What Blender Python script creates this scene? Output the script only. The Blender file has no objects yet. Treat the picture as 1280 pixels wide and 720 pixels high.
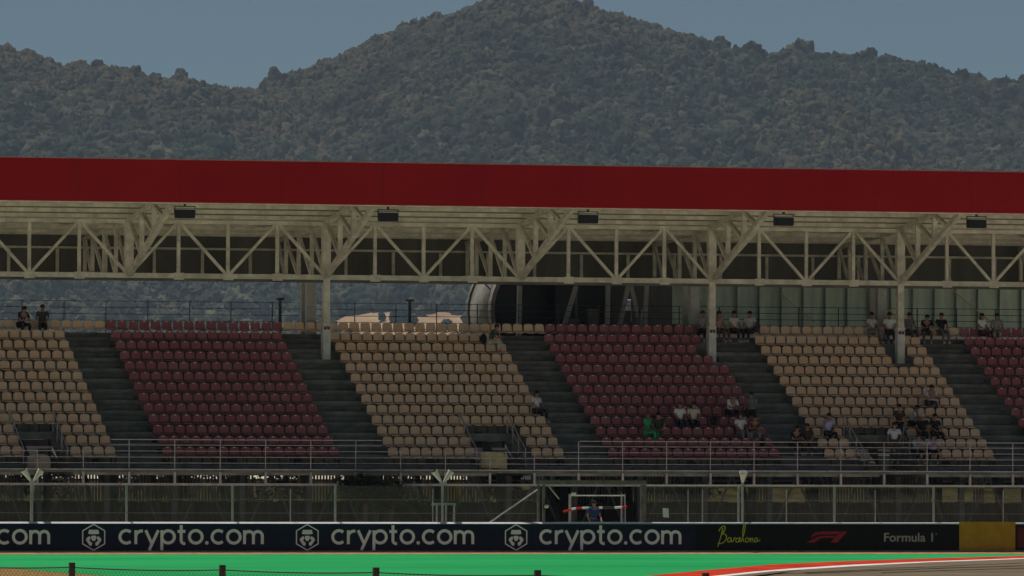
import bpy, bmesh, math, random
import numpy as np
from mathutils import Vector, Matrix, noise as mnoise
random.seed(7); RNG = np.random.default_rng(7)
R = math.radians
scene = bpy.context.scene
col = scene.collection

# ------------------------------------------------------------------ camera
F_PX, YAW, ROLL, ZC = 9370.0, R(16.3), 4.0/1280, 3.82
PITCH = math.atan(220/F_PX)
fh = Vector((math.sin(YAW), math.cos(YAW), 0)); rh = Vector((math.cos(YAW), -math.sin(YAW), 0)); up = Vector((0, 0, 1))
FWD = fh*math.cos(PITCH) + up*math.sin(PITCH)
UPV = up*math.cos(PITCH) - fh*math.sin(PITCH)
CR = rh*math.cos(ROLL) + UPV*math.sin(ROLL)
CU = UPV*math.cos(ROLL) - rh*math.sin(ROLL)
EYE = Vector((0, 0, ZC))
cam_d = bpy.data.cameras.new('camera'); cam = bpy.data.objects.new('camera', cam_d); col.objects.link(cam)
M4 = Matrix((CR, CU, -FWD)).transposed().to_4x4(); M4.translation = EYE
cam.matrix_world = M4
cam_d.sensor_width = 36; cam_d.lens = 36*F_PX/1280; cam_d.clip_start = 1; cam_d.clip_end = 20000
scene.camera = cam
def ray(px, py): return FWD + CR*((px-640)/F_PX) + CU*((360-py)/F_PX)
def at(px, py, Y):
    d = ray(px, py); return EYE + d*(Y/d.y)
def atz(px, py, z=0.0):
    d = ray(px, py); return EYE + d*((z-ZC)/d.z)
SLOPE, YBASE = 0.044, 312.0
def atg(px, py):
    # where the sight line meets the gently sloping run-off before the barrier
    d = ray(px, py); t = (-SLOPE*YBASE-ZC)/(d.z-SLOPE*d.y); return EYE + d*t
def gr_z(y): return max(-1.3, -SLOPE*(YBASE-y)) if y < YBASE else 0.0

# ------------------------------------------------------------------ materials
def mat(name, c, rough=0.7, metal=0.0, var=0.15, scale=2.0, bump=0.0, bscale=40, spec=0.25, stretch=None, c2=None, c2amt=0.5):
    m = bpy.data.materials.new(name); m.use_nodes = True
    nt = m.node_tree; b = nt.nodes['Principled BSDF']
    b.inputs['Roughness'].default_value = rough; b.inputs['Metallic'].default_value = metal
    b.inputs['Specular IOR Level'].default_value = spec
    tc = nt.nodes.new('ShaderNodeTexCoord'); vec = tc.outputs['Object']
    if stretch:
        mp = nt.nodes.new('ShaderNodeMapping'); mp.inputs['Scale'].default_value = stretch
        nt.links.new(vec, mp.inputs['Vector']); vec = mp.outputs['Vector']
    n = nt.nodes.new('ShaderNodeTexNoise'); n.inputs['Scale'].default_value = scale; n.inputs['Detail'].default_value = 6
    n.inputs['Roughness'].default_value = 0.65
    nt.links.new(vec, n.inputs['Vector'])
    rp = nt.nodes.new('ShaderNodeValToRGB')
    lo = [max(0, x*(1-var*1.6)) for x in c]; hi = [min(1, x*(1+var)) for x in c]
    if c2: hi = [x*(1-c2amt)+y*c2amt for x, y in zip(c, c2)]
    rp.color_ramp.elements[0].position = 0.3; rp.color_ramp.elements[1].position = 0.7
    rp.color_ramp.elements[0].color = (*lo, 1); rp.color_ramp.elements[1].color = (*hi, 1)
    nt.links.new(n.outputs['Fac'], rp.inputs['Fac']); nt.links.new(rp.outputs['Color'], b.inputs['Base Color'])
    if bump:
        n2 = nt.nodes.new('ShaderNodeTexNoise'); n2.inputs['Scale'].default_value = bscale; n2.inputs['Detail'].default_value = 4
        nt.links.new(vec, n2.inputs['Vector'])
        bp = nt.nodes.new('ShaderNodeBump'); bp.inputs['Strength'].default_value = bump; bp.inputs['Distance'].default_value = 0.05
        nt.links.new(n2.outputs['Fac'], bp.inputs['Height']); nt.links.new(bp.outputs['Normal'], b.inputs['Normal'])
    return m
def seat_mat(name, c, faded, rough):
    # each seat has faded its own amount
    m = mat(name, c, rough, var=0.08, scale=6)
    nt = m.node_tree; b = nt.nodes['Principled BSDF']
    src = b.inputs['Base Color'].links[0].from_socket
    mx = nt.nodes.new('ShaderNodeMix'); mx.data_type = 'RGBA'
    att = nt.nodes.new('ShaderNodeAttribute'); att.attribute_name = 'fade'
    att2 = nt.nodes.new('ShaderNodeObjectInfo')
    ad = nt.nodes.new('ShaderNodeMath'); ad.operation = 'ADD'
    nt.links.new(att.outputs['Fac'], ad.inputs[0]); nt.links.new(att2.outputs['Random'], ad.inputs[1])
    md = nt.nodes.new('ShaderNodeMath'); md.operation = 'FRACT'; nt.links.new(ad.outputs[0], md.inputs[0])
    pw = nt.nodes.new('ShaderNodeMath'); pw.operation = 'POWER'; pw.inputs[1].default_value = 1.6; nt.links.new(md.outputs[0], pw.inputs[0])
    nt.links.new(pw.outputs[0], mx.inputs['Factor'])
    nt.links.new(src, mx.inputs[6]); mx.inputs[7].default_value = (*faded, 1)
    nt.links.new(mx.outputs[2], b.inputs['Base Color'])
    return m
MT = {
 'conc': mat('concrete', (0.25, 0.25, 0.22), 0.9, var=0.3, scale=1.1, bump=0.3, bscale=6),
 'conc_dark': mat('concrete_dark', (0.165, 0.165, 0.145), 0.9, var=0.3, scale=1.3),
 'steel': mat('steel_paint', (0.74, 0.70, 0.57), 0.55, var=0.22, scale=1.7),
 'steel_grey': mat('steel_grey', (0.42, 0.42, 0.39), 0.5, var=0.2, scale=1.5),
 'gate': mat('gate_paint', (0.20, 0.15, 0.145), 0.7, var=0.3, scale=3),
 'galv': mat('galvanised', (0.50, 0.45, 0.45), 0.55, 0.2, var=0.2, scale=3),
 'dark_steel': mat('dark_steel', (0.06, 0.065, 0.065), 0.6, 0.2, var=0.3),
 'red': mat('red_fascia', (0.38, 0.005, 0.012), 0.6, var=0.10, scale=0.25, c2=(0.36, 0.012, 0.014), spec=0.1),
 'soffit': mat('soffit', (0.34, 0.32, 0.225), 0.8, var=0.2, scale=0.6, stretch=(0.4, 3, 1)),
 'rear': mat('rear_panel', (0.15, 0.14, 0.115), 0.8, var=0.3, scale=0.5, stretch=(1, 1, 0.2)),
 'black': mat('black_plastic', (0.018, 0.018, 0.02), 0.5),
 'navy': mat('navy_vinyl', (0.014, 0.018, 0.05), 0.6, spec=0.08, var=0.15, scale=0.7),
 'blackvinyl': mat('black_vinyl', (0.010, 0.009, 0.012), 0.6, spec=0.08, var=0.15),
 'yellow': mat('yellow_vinyl', (0.42, 0.27, 0.01), 0.5),
 'maroon': mat('maroon_vinyl', (0.09, 0.008, 0.012), 0.5),
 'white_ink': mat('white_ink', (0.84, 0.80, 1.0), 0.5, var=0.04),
 'grey_ink': mat('grey_ink', (0.38, 0.40, 0.42), 0.5, var=0.04),
 'lime_ink': mat('lime_ink', (0.60, 0.66, 0.05), 0.5, var=0.04),
 'red_ink': mat('red_ink', (0.32, 0.012, 0.03), 0.5, var=0.04),
 'wall': mat('barrier_concrete', (0.5, 0.5, 0.48), 0.85, var=0.25, scale=3),
 'green': mat('green_paint', (0.022, 0.31, 0.095), 0.75, var=0.10, scale=0.5, c2=(0.05, 0.41, 0.15), spec=0.0, stretch=(.12, 1.0, 1)),
 'asphalt': mat('track_asphalt', (0.17, 0.135, 0.095), 0.9, var=0.22, scale=0.5, stretch=(0.15, 2, 1), spec=0.0),
 'kerb_red': mat('kerb_red', (0.52, 0.045, 0.025), 0.7, spec=0.0, var=0.2, scale=0.6),
 'line_white': mat('line_white', (0.75, 0.73, 0.70), 0.7, var=0.15),
 'gravel': mat('gravel', (0.30, 0.19, 0.075), 0.95, var=0.4, scale=6, bump=0.6, bscale=8, spec=0.0),
 'soil': mat('dry_ground', (0.60, 0.54, 0.45), 0.95, var=0.3, scale=0.3, spec=0.0),
 'edge': mat('edge_strip', (0.44, 0.22, 0.11), 0.9, var=0.3, scale=2, spec=0),
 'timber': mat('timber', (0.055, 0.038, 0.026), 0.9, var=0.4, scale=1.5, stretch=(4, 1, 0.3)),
 'paling': mat('paling', (0.42, 0.39, 0.31), 0.8, var=0.35, scale=1.2, stretch=(3, 1, 0.4)),
 'glassgreen': mat('green_panel', (0.52, 0.63, 0.46), 0.35, var=0.2, scale=0.8, stretch=(2, 1, 0.4)),
 'palegrey': mat('pale_grey', (0.34, 0.355, 0.36), 0.6, var=0.15, scale=0.8),
 'darkglass': mat('dark_panel', (0.012, 0.012, 0.014), 0.35, var=0.3, scale=0.6),
 'foliage': mat('foliage', (0.045, 0.06, 0.018), 0.75, var=0.5, scale=1.6, c2=(0.11, 0.12, 0.03)),
 'foliage_dark': mat('foliage_dark', (0.018, 0.03, 0.014), 0.7, var=0.5, scale=1.6, c2=(0.04, 0.055, 0.02)),
 'bark': mat('bark', (0.08, 0.06, 0.045), 0.9, var=0.3, scale=4),
 'wire': mat('fence_wire', (0.25, 0.24, 0.20), 0.5, 0.3),
 'wire_dark': mat('wire_dark', (0.04, 0.038, 0.035), 0.6, 0.2),
 'post_dark': mat('post_dark', (0.07, 0.045, 0.032), 0.7, 0.1, var=0.35, scale=6),
 'lamp_pale': mat('lamp_pale', (0.80, 0.68, 0.66), 0.4, var=0.1),
 'yellow_cloth': mat('yellow_sheet', (0.66, 0.58, 0.30), 0.8, var=0.35, scale=1.3),
 'tan_cloth': mat('tan_sheet', (0.46, 0.39, 0.30), 0.8, var=0.2, scale=1.3),
 'blue_cloth': mat('blue_overalls', (0.025, 0.06, 0.19), 0.85, var=0.2, scale=8),
 'skin': mat('skin', (0.36, 0.20, 0.135), 0.55, var=0.08, scale=6),
 'skin_tan': mat('skin_tan', (0.24, 0.125, 0.08), 0.55, var=0.08, scale=6),
 'seat_tan': seat_mat('seat_tan', (0.86, 0.58, 0.375), (0.84, 0.63, 0.45), 0.42),
 'seat_red': seat_mat('seat_red', (0.38, 0.115, 0.125), (0.40, 0.155, 0.165), 0.36),
}
CL = {}
def cloth(c):
    k = tuple(c)
    if k not in CL: CL[k] = mat('cloth', c, 0.85, var=0.2, scale=9)
    return CL[k]

# ------------------------------------------------------------------ mesh builder
class MB:
    def __init__(s): s.v = []; s.f = []
    def add(s, vs, fs):
        n = len(s.v); s.v += [tuple(p) for p in vs]; s.f += [tuple(i+n for i in f) for f in fs]; return s
    def box(s, a, b):
        x0, y0, z0 = (min(a[i], b[i]) for i in range(3)); x1, y1, z1 = (max(a[i], b[i]) for i in range(3))
        return s.add([(x0,y0,z0),(x1,y0,z0),(x1,y1,z0),(x0,y1,z0),(x0,y0,z1),(x1,y0,z1),(x1,y1,z1),(x0,y1,z1)],
              [(0,3,2,1),(4,5,6,7),(0,1,5,4),(1,2,6,5),(2,3,7,6),(3,0,4,7)])
    def bar(s, p, q, w, h=None, ref=None):
        p, q = Vector(p), Vector(q); h = h or w; d = (q-p).normalized()
        r = Vector(ref) if ref else (Vector((0,0,1)) if abs(d.z) < 0.95 else Vector((0,1,0)))
        a = d.cross(r).normalized(); b = a.cross(d).normalized()
        c = []
        for o in (p, q):
            for i, j in ((-1,-1),(1,-1),(1,1),(-1,1)): c.append(o + a*(w/2*i) + b*(h/2*j))
        return s.add(c, [(0,1,2,3)[::-1],(4,5,6,7),(0,1,5,4),(1,2,6,5),(2,3,7,6),(3,0,4,7)])
    def tube(s, p, q, r, n=8, r2=None):
        p, q = Vector(p), Vector(q); r2 = r if r2 is None else r2; d = (q-p).normalized()
        a = d.orthogonal().normalized(); b = d.cross(a)
        vs = [o + (a*math.cos(t) + b*math.sin(t))*rr for o, rr in ((p, r), (q, r2)) for t in (2*math.pi*k/n for k in range(n))]
        fs = [(k, (k+1) % n, (k+1) % n+n, k+n) for k in range(n)]
        fs += [tuple(range(n))[::-1], tuple(range(n, 2*n))]
        return s.add(vs, fs)
    def ellipsoid(s, c, r, n=10, m=6):
        vs = [(c[0], c[1], c[2]-r[2])]
        for i in range(1, m):
            t = math.pi*i/m - math.pi/2
            for k in range(n):
                u = 2*math.pi*k/n; vs.append((c[0]+r[0]*math.cos(t)*math.cos(u), c[1]+r[1]*math.cos(t)*math.sin(u), c[2]+r[2]*math.sin(t)))
        vs.append((c[0], c[1], c[2]+r[2])); L = len(vs)-1
        fs = [(0, 1+(k+1) % n, 1+k) for k in range(n)]
        for i in range(m-2):
            for k in range(n):
                a = 1+i*n+k; b = 1+i*n+(k+1) % n; fs.append((a, b, b+n, a+n))
        fs += [(L, L-n+k, L-n+(k+1) % n) for k in range(n)]
        return s.add(vs, fs)
    def prism(s, pts, axis_vec):
        n = len(pts); a = [Vector(p) for p in pts]; ax = Vector(axis_vec)
        return s.add(a + [p+ax for p in a], [tuple(range(n))[::-1], tuple(range(n, 2*n))] + [(k, (k+1) % n, (k+1) % n+n, k+n) for k in range(n)])
    def build(s, name, m, parent=None, smooth=False, bevel=0.0, local=False):
        me = bpy.data.meshes.new(name)
        off = Vector((0, 0, 0)) if (parent is None or local) else world_loc(parent)
        me.from_pydata([tuple(Vector(p)-off) for p in s.v], [], s.f)
        bm = bmesh.new(); bm.from_mesh(me); bmesh.ops.recalc_face_normals(bm, faces=bm.faces); bm.to_mesh(me); bm.free()
        for mm in (m if isinstance(m, list) else [m]): me.materials.append(mm)
        if smooth: me.polygons.foreach_set('use_smooth', [True]*len(me.polygons))
        o = bpy.data.objects.new(name, me); col.objects.link(o)
        if parent is not None: o.parent = parent
        if bevel:
            bv = o.modifiers.new('bevel', 'BEVEL'); bv.width = bevel; bv.segments = 1; bv.limit_method = 'ANGLE'
        return o
def world_loc(o):
    p = Vector(o.location)
    while o.parent is not None: o = o.parent; p = p + o.location
    return p
def tag(o, label=None, cat=None, group=None, kind=None):
    if label: o['label'] = label
    if cat: o['category'] = cat
    if group: o['group'] = group
    if kind: o['kind'] = kind
    return o
def empty(name, loc, rz=0.0):
    o = bpy.data.objects.new(name, None); o.location = loc; o.rotation_euler.z = rz; o.empty_display_size = 0.3
    col.objects.link(o); return o
kids = {}
def copy_tree(o, parent=None):
    c = o.copy(); col.objects.link(c); c.parent = parent
    for ch in o.children: copy_tree(ch, c)
    return c

# ------------------------------------------------------------------ ground
def sheet(name, pts, m, z, kind='structure'):
    b = MB(); b.prism([(p[0], p[1], gr_z(p[1])+z-0.003) for p in pts], (0, 0, 0.003)); o = b.build(name, m); tag(o, kind=kind); return o
g = MB()
xs = [-9000, -600, -100, 20, 60, 100, 140, 200, 700, 7000]; ys = [-400, 0, 100, 200, 270, YBASE-1.3/SLOPE, 297, 305, 312, 337, 341, 346, 352, 420, 1000, 3000, 6000, 14000]
def gz(y): return gr_z(y) if y <= 337 else min(3.0, (y-337)*0.24) if y < 420 else 3.0
vv = [(x, y, gz(y)-0.012) for y in ys for x in xs]; nx = len(xs)
g.add(vv, [(j*nx+i, j*nx+i+1, (j+1)*nx+i+1, (j+1)*nx+i) for j in range(len(ys)-1) for i in range(nx-1)])
tag(g.build('ground', MT['soil']), kind='structure')

bk = MB(); bk.add([(x_, y_, gz(y_)+.004) for y_ in (337.3, 341, 346, 351.5) for x_ in (20, 160)], [(0, 1, 3, 2), (2, 3, 5, 4), (4, 5, 7, 6)])
tag(bk.build('grass_bank', mat('bank_grass', (.035, .035, .018), .95, var=.5, scale=.8, c2=(.10, .08, .035), spec=0)), kind='structure')
YB = 312.0                                    # advertising boards
XL, XR = at(-330, 600, 326).x, at(1600, 600, 326).x    # built length of the stand
# green run-off, gravel, track, kerb
def curve_pts(pxs): return [atg(*p) for p in pxs]
up_edge = curve_pts([(600, 755), (700, 735), (812, 720), (880, 713.5), (960, 706.5), (1050, 702.2), (1160, 698.6), (1280, 695.2), (1400, 693)])
mid_edge = curve_pts([(690, 760), (785, 738), (893, 720), (945, 714.5), (990, 710.8), (1060, 706.4), (1160, 702.0), (1280, 697.9), (1400, 695)])
low_edge = curve_pts([(705, 762), (800, 740), (912, 720), (965, 714.5), (1005, 712), (1070, 707.9), (1160, 703.2), (1280, 698.9), (1400, 695.8)])
def strip(name, A, B, m, z, h=0.003):
    b = MB(); n = len(A)
    for k in range(n-1):
        b.prism([(p.x, p.y, gr_z(p.y)+z) for p in (A[k], A[k+1], B[k+1], B[k])], (0, 0, h))
    return tag(b.build(name, m), kind='structure')
def P2(px, py): p = atg(px, py); return (p.x, p.y)
gl = [(XL, YB-0.02), (XR, YB-0.02)] + [(p.x, p.y) for p in reversed(up_edge)] + [P2(300, 755), P2(170, 722), P2(90, 716.5), P2(0, 709), P2(-150, 701), (XL, 310)]
sheet('run_off', gl, MT['green'], 0.0)
strip('kerb', up_edge, mid_edge, MT['kerb_red'], 0.0, 0.02)
strip('track_line', mid_edge, low_edge, MT['line_white'], 0.0, 0.012)
tr = [(p.x, p.y) for p in low_edge] + [(XR+20, low_edge[-1].y), (XR+20, 284)] + [(low_edge[0].x+3, 284)]
sheet('track', tr, MT['asphalt'], 0.0)
for q_, (pa, pb, w_) in enumerate((((1005, 716.5), (1290, 706.5), .5), ((1100, 716), (1290, 709.8), .35), ((940, 719), (1290, 703.2), .25))):
    A_, B_ = [], []
    for t_ in range(11):
        p_ = atg(pa[0]+(pb[0]-pa[0])*t_/10, pa[1]+(pb[1]-pa[1])*t_/10 - .6*math.sin(math.pi*t_/10)); A_.append(p_); B_.append(p_+Vector((0, -w_, 0)))
    strip('tyre_mark', A_, B_, mat('rubber_mark', (.075, .06, .045), .9, var=.4, scale=1.5, spec=0), 0.006)
gr = [P2(-150, 701.2), P2(0, 709.2), P2(90, 716.7), P2(170, 722.2), P2(300, 755.2), P2(-600, 755)]
sheet('gravel', gr, MT['gravel'], -0.003)
sheet('edge_strip', [(XL, YB-1.5), (XR, YB-1.5), (XR, YB-.02), (XL, YB-.02)], MT['edge'], 0.006)

# ------------------------------------------------------------------ grandstand
Y0, DEP, RISE, Z0, NR = 326.3, 0.93, 0.488, 3.75, 13
XM = at(640, 500, Y0).x
GS = empty('grandstand', (XM, Y0, 0))
tag(GS, 'long roofed concrete grandstand with red fascia, white steel trusses and stepped seating', 'grandstand')
def ty(i): return Y0 + DEP*i          # front edge of tread i
def tz(i): return Z0 + RISE*i
def bx(px, i=0): return at(px, 567-12.9*i, ty(i)+0.5).x
# vomitories: x range and rows removed
VOM = [(bx(30), bx(78)), (bx(596), bx(650)), (bx(1080), bx(1140))]
def in_vom(x): return any(a-0.27 < x < c_+0.27 for a, c_ in VOM)
YF = 324.55
def terrace_profile(i0):
    p = []
    if i0 == 0: p += [(YF+0.1, 3.52), (ty(0), 3.52)]
    for i in range(i0, NR): p += [(ty(i), tz(i)), (ty(i+1), tz(i))]
    p += [(ty(NR), 9.85), (340.6, 9.85), (340.6, 9.45), (ty(NR)-0.1, 9.3)]
    p += [(ty(i0)+0.45, tz(i0)-0.35), (ty(i0), tz(i0)-0.35)] if i0 else [(ty(0), 3.28), (YF+0.1, 3.28)]
    return p
ter = MB()
edges = [XL] + [e for v in VOM for e in v] + [XR]
for k in range(len(edges)-1):
    i0 = 3 if k % 2 else 0
    ter.prism([(edges[k], y, z) for y, z in terrace_profile(i0)], (edges[k+1]-edges[k], 0, 0))
terrace = ter.build('seating_terrace', MT['conc'], GS)
# blocks
BL = [('left tan block', 'tan', bx(145)-16*0.53, bx(145)),
      ('left red block', 'red', bx(203), bx(424)),
      ('middle tan block', 'tan', bx(484.5), bx(705)),
      ('middle red block', 'red', bx(759.5), bx(975)),
      ('right tan block', 'tan', bx(1030), bx(1243)),
      ('right red block', 'red', bx(1298), bx(1298)+16*0.53)]
AIS = [(BL[k][3]+0.03, BL[k+1][2]-0.03) for k in range(5)]
for a, c_ in AIS:
    s_ = MB()
    for i in range(NR-1):
        s_.box((a, ty(i)+DEP/2, tz(i)), (c_, ty(i+1)-0.002, tz(i)+RISE/2))
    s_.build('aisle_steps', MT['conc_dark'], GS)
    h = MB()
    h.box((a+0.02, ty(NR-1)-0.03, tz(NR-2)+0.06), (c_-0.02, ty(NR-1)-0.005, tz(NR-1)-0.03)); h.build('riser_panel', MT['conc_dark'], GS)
# front deck beams and railing
b = MB(); b.box((XL, YF-0.02, 3.40), (XR, YF+0.09, 3.51)); b.build('deck_beam', MT['conc_dark'], GS)
b = MB(); b.box((XL, YF-0.03, 3.512), (XR, YF+0.09, 3.56)); b.build('deck_edge', MT['galv'], GS)
b = MB(); b.box((XL, YF-0.02, 2.82), (XR, YF+0.07, 2.92)); b.build('lower_beam', MT['galv'], GS)
px_posts = [at(104+57.1*k - 0.13*k*k/2, 600, YF).x for k in range(-3, 25)]
PS = (at(1266, 600, YF).x - at(104, 600, YF).x)/21
X_P0 = at(104, 600, YF).x
lowp = None
np_ = int((XR-X_P0)/PS); nm = int((X_P0-XL)/PS)
for k in range(-nm, np_+1):
    x = X_P0 + k*PS
    MB().box((x-0.05, YF-0.035, 2.92), (x+0.05, YF+0.06, 3.42)).build('hanger_post', MT['galv'], GS)
rl = MB()
gaps = [(at(483, 560, YF).x, at(725, 560, YF).x), (XL, at(139, 560, YF).x)]
for zi, z in enumerate((3.82, 4.08, 4.35, 4.62, 4.86)):
    spans = [(XL, XR)] if zi < 3 else [(at(139, 560, YF).x, at(478, 560, YF).x), (at(725, 560, YF).x, XR)]
    for a, c_ in spans: rl.tube((a, YF+0.015, z), (c_, YF+0.015, z), 0.016 if zi < 4 else 0.022, 6)
fr = rl.build('front_railing', MT['galv'], GS)
for k in range(-nm, np_+1):
    x = X_P0 + k*PS
    low = any(a+0.1 < x < c_-0.1 for a, c_ in gaps)
    MB().box((x-0.016, YF-0.006, 3.56), (x+0.016, YF+0.036, 4.36 if low else 4.85)).build('railing_post', MT['galv'], fr)
# rear railing
YR = 340.3
rr = MB()
for z in (10.15, 10.45, 10.75, 11.05, 11.35): rr.tube((XL, YR, z), (XR, YR, z), 0.015, 6)
rrp = rr.build('rear_railing', MT['dark_steel'], GS)
x = XL
while x < XR: MB().box((x-0.018, YR-0.03, 9.85), (x+0.018, YR+0.03, 11.37)).build('railing_post', MT['dark_steel'], rrp); x += 2.0
for px in (350, 512):
    b = MB()
    p = at(px, 395, YR-0.4)
    b.box((p.x-0.06, p.y-0.06, 9.85), (p.x+0.06, p.y+0.06, 11.45)); b.box((p.x-0.17, p.y-0.1, 11.45), (p.x+0.17, p.y+0.1, 11.56))
    b.build('rail_end_post', MT['dark_steel'], GS)
# vomitory structures
for vi, (a, c_) in enumerate(VOM):
    m_ = MB()
    y3 = ty(3)
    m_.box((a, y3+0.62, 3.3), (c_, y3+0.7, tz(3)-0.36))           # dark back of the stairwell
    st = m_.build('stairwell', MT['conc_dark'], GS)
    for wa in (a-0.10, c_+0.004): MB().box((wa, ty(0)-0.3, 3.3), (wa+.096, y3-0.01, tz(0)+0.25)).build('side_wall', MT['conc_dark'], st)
    l = MB(); l.box((a+0.003, y3-0.35, 4.45), (c_-0.003, y3-0.22, 4.56)); l.box((a+0.003, y3-0.33, 3.9), (a+(c_-a)*0.6, y3-0.25, 4.44)); l.build('landing', MT['lamp_pale'], st)
    xb = MB()
    xm = a+(c_-a)*0.62; yq = ty(0)+0.1
    xb.bar((xm, yq, 4.45), (xm+0.5, yq, 3.55), 0.09); xb.bar((xm+0.75, yq+0.1, 4.4), (xm+0.15, yq+0.1, 3.5), 0.07); xb.bar((xm+0.3, yq+0.2, 4.45), (xm+0.6, yq+0.2, 3.9), 0.05)
    xb.bar((a+0.02, yq, 4.02), (c_-0.02, yq, 4.02), 0.04); xb.bar((a+(c_-a)*.3, yq-.05, 3.5), (a+(c_-a)*.3, yq-.05, 4.02), 0.05)
    xb.build('cross_bracing', MT['dark_steel'], st)
    for sx in (a-0.12, c_+0.14):
        hr = MB()
        pts = [(sx, ty(3)+0.25, tz(3)+0.95), (sx, ty(2)+0.3, tz(2)+0.95), (sx, ty(1)+0.3, tz(1)+0.85), (sx, ty(0)+0.1, tz(0)+0.75)]
        for p, q in zip(pts, pts[1:]): hr.tube(p, q, 0.03, 6)
        low = [(p[0], p[1], p[2]-0.4) for p in pts]
        for p, q in zip(low, low[1:]): hr.tube(p, q, 0.02, 6)
        for i_, p in zip((3, 2, 1, 0), pts): hr.tube((p[0], p[1], tz(i_) if i_ else 3.5), p, 0.035, 6)
        hr.build('handrail_or_reflection', MT['galv'], st)
# columns, roof
YC, ZB, ZT = 335.95, 12.42, 14.93
XC = [at(px, 347, YC).x for px in (161, 408, 651, 890, 1125)]
BAY = (XC[4]-XC[0])/4
XF = [XC[0] + BAY*k for k in range(-2, 7)]
XF = [x for x in XF if XL < x < XR-1]
def roof_z(y): return 15.08 + (YC-y)*0.135 if y < YC else 15.08 - (y-YC)*0.06
YFA, YRE = 326.4, 345.2
roof = MB()
prof = [(YFA, roof_z(YFA)+0.15), (YC, 15.23), (YRE, roof_z(YRE)+0.15), (YRE, roof_z(YRE)+0.35), (YC, 15.45), (YFA, roof_z(YFA)+0.35)]
roof.prism([(XL-4, y, z) for y, z in prof], (XR-XL+8, 0, 0))
RO = roof.build('roof', MT['soffit'], GS)
pu = MB()
y = YFA+0.7
while y < YRE-0.3:
    pu.box((XL-4, y-0.06, roof_z(y)-0.02), (XR+4, y+0.06, roof_z(y)+0.155)); y += 1.45
pu.build('purlins', MT['steel'], RO)
fa = MB()
p0, p1 = 15.48, 17.38
fa.prism([(XL-4, YFA-0.004, p0), (XL-4, YFA-0.32, p0), (XL-4, YFA-0.32, p1), (XL-4, YFA-0.004, p1)], (XR-XL+8, 0, 0))
F_ = fa.build('fascia', MT['red'], RO, bevel=0.02)
jt = MB()
x = XF[0]-BAY/2
while x < XR+3: jt.box((x-0.02, YFA-0.324, p0+0.03), (x+0.02, YFA-0.3205, p1-0.03)); x += BAY*0.5
jt.build('panel_joints', mat('red_joint', (0.20, 0.006, 0.01), 0.6), F_)
cp = MB(); cp.box((XL-4, YFA-0.34, p1+0.002), (XR+4, YFA+0.02, p1+0.045)); cp.build('coping', mat('coping', (0.46, 0.2, 0.18), 0.5), F_)
gt = MB(); gt.box((XL-4, YFA-0.2, p0-0.05), (XR+4, YFA+0.12, p0-0.002)); gt.build('gutter', MT['steel'], RO)
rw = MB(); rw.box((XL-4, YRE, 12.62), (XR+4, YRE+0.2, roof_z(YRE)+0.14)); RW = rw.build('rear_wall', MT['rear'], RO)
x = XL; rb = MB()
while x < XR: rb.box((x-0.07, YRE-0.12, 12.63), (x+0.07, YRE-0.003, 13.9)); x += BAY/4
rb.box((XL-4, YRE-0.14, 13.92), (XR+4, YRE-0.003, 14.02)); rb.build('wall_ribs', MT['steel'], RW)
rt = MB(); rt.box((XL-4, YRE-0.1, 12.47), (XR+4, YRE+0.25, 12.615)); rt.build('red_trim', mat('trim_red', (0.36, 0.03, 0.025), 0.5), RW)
bmz = MB()
for yy, dz, h in ((338.6, -0.03, 0.2), (341.8, -0.02, 0.16)): bmz.box((XL-4, yy-0.08, roof_z(yy)+dz-h), (XR+4, yy+0.08, roof_z(yy)+dz))
bmz.build('roof_beams', MT['steel'], RO)
zz = MB()
for xf in XF:
    for k in range(4):
        xa = xf + BAY*k/4
        ya, yb = (YC+0.05, 338.55) if k % 2 == 0 else (338.55, YC+0.05)
        zz.bar((xa, ya, roof_z(ya)-0.12), (xa+BAY/4, yb, roof_z(yb)-0.12), 0.08)
zz.build('roof_bracing', MT['steel'], RO)
# longitudinal truss
lt = MB()
lt.box((XL-2, YC-0.10, ZB-0.09), (XR+2, YC+0.10, ZB+0.14)); lt.box((XL-2, YC-0.09, ZT-0.09), (XR+2, YC+0.09, ZT+0.09))
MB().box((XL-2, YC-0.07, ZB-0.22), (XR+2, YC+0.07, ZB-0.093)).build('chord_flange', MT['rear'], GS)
LT = lt.build('longitudinal_truss', MT['steel'], GS)
for xf in XF:
    for k in range(4):
        x = xf + BAY*k/4
        if k:
            MB().box((x-0.075, YC-0.07, ZB+0.142), (x+0.075, YC+0.07, ZT-0.092)).build('truss_post', MT['steel'], LT)
            MB().box((x-0.24, YC-0.118, ZB-0.155), (x+0.24, YC-0.102, ZB+0.17)).build('gusset_plate', MT['steel'], LT)
        za, zb = (ZB+0.16, ZT-0.1) if k % 2 == 0 else (ZT-0.1, ZB+0.16)
        xa, xb_ = x+0.12, x+BAY/4-0.12
        MB().bar((xa, YC+0.01, za), (xb_, YC+0.01, zb), 0.13, 0.12, ref=(0, 1, 0)).build('truss_diagonal', MT['steel'], LT)
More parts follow.
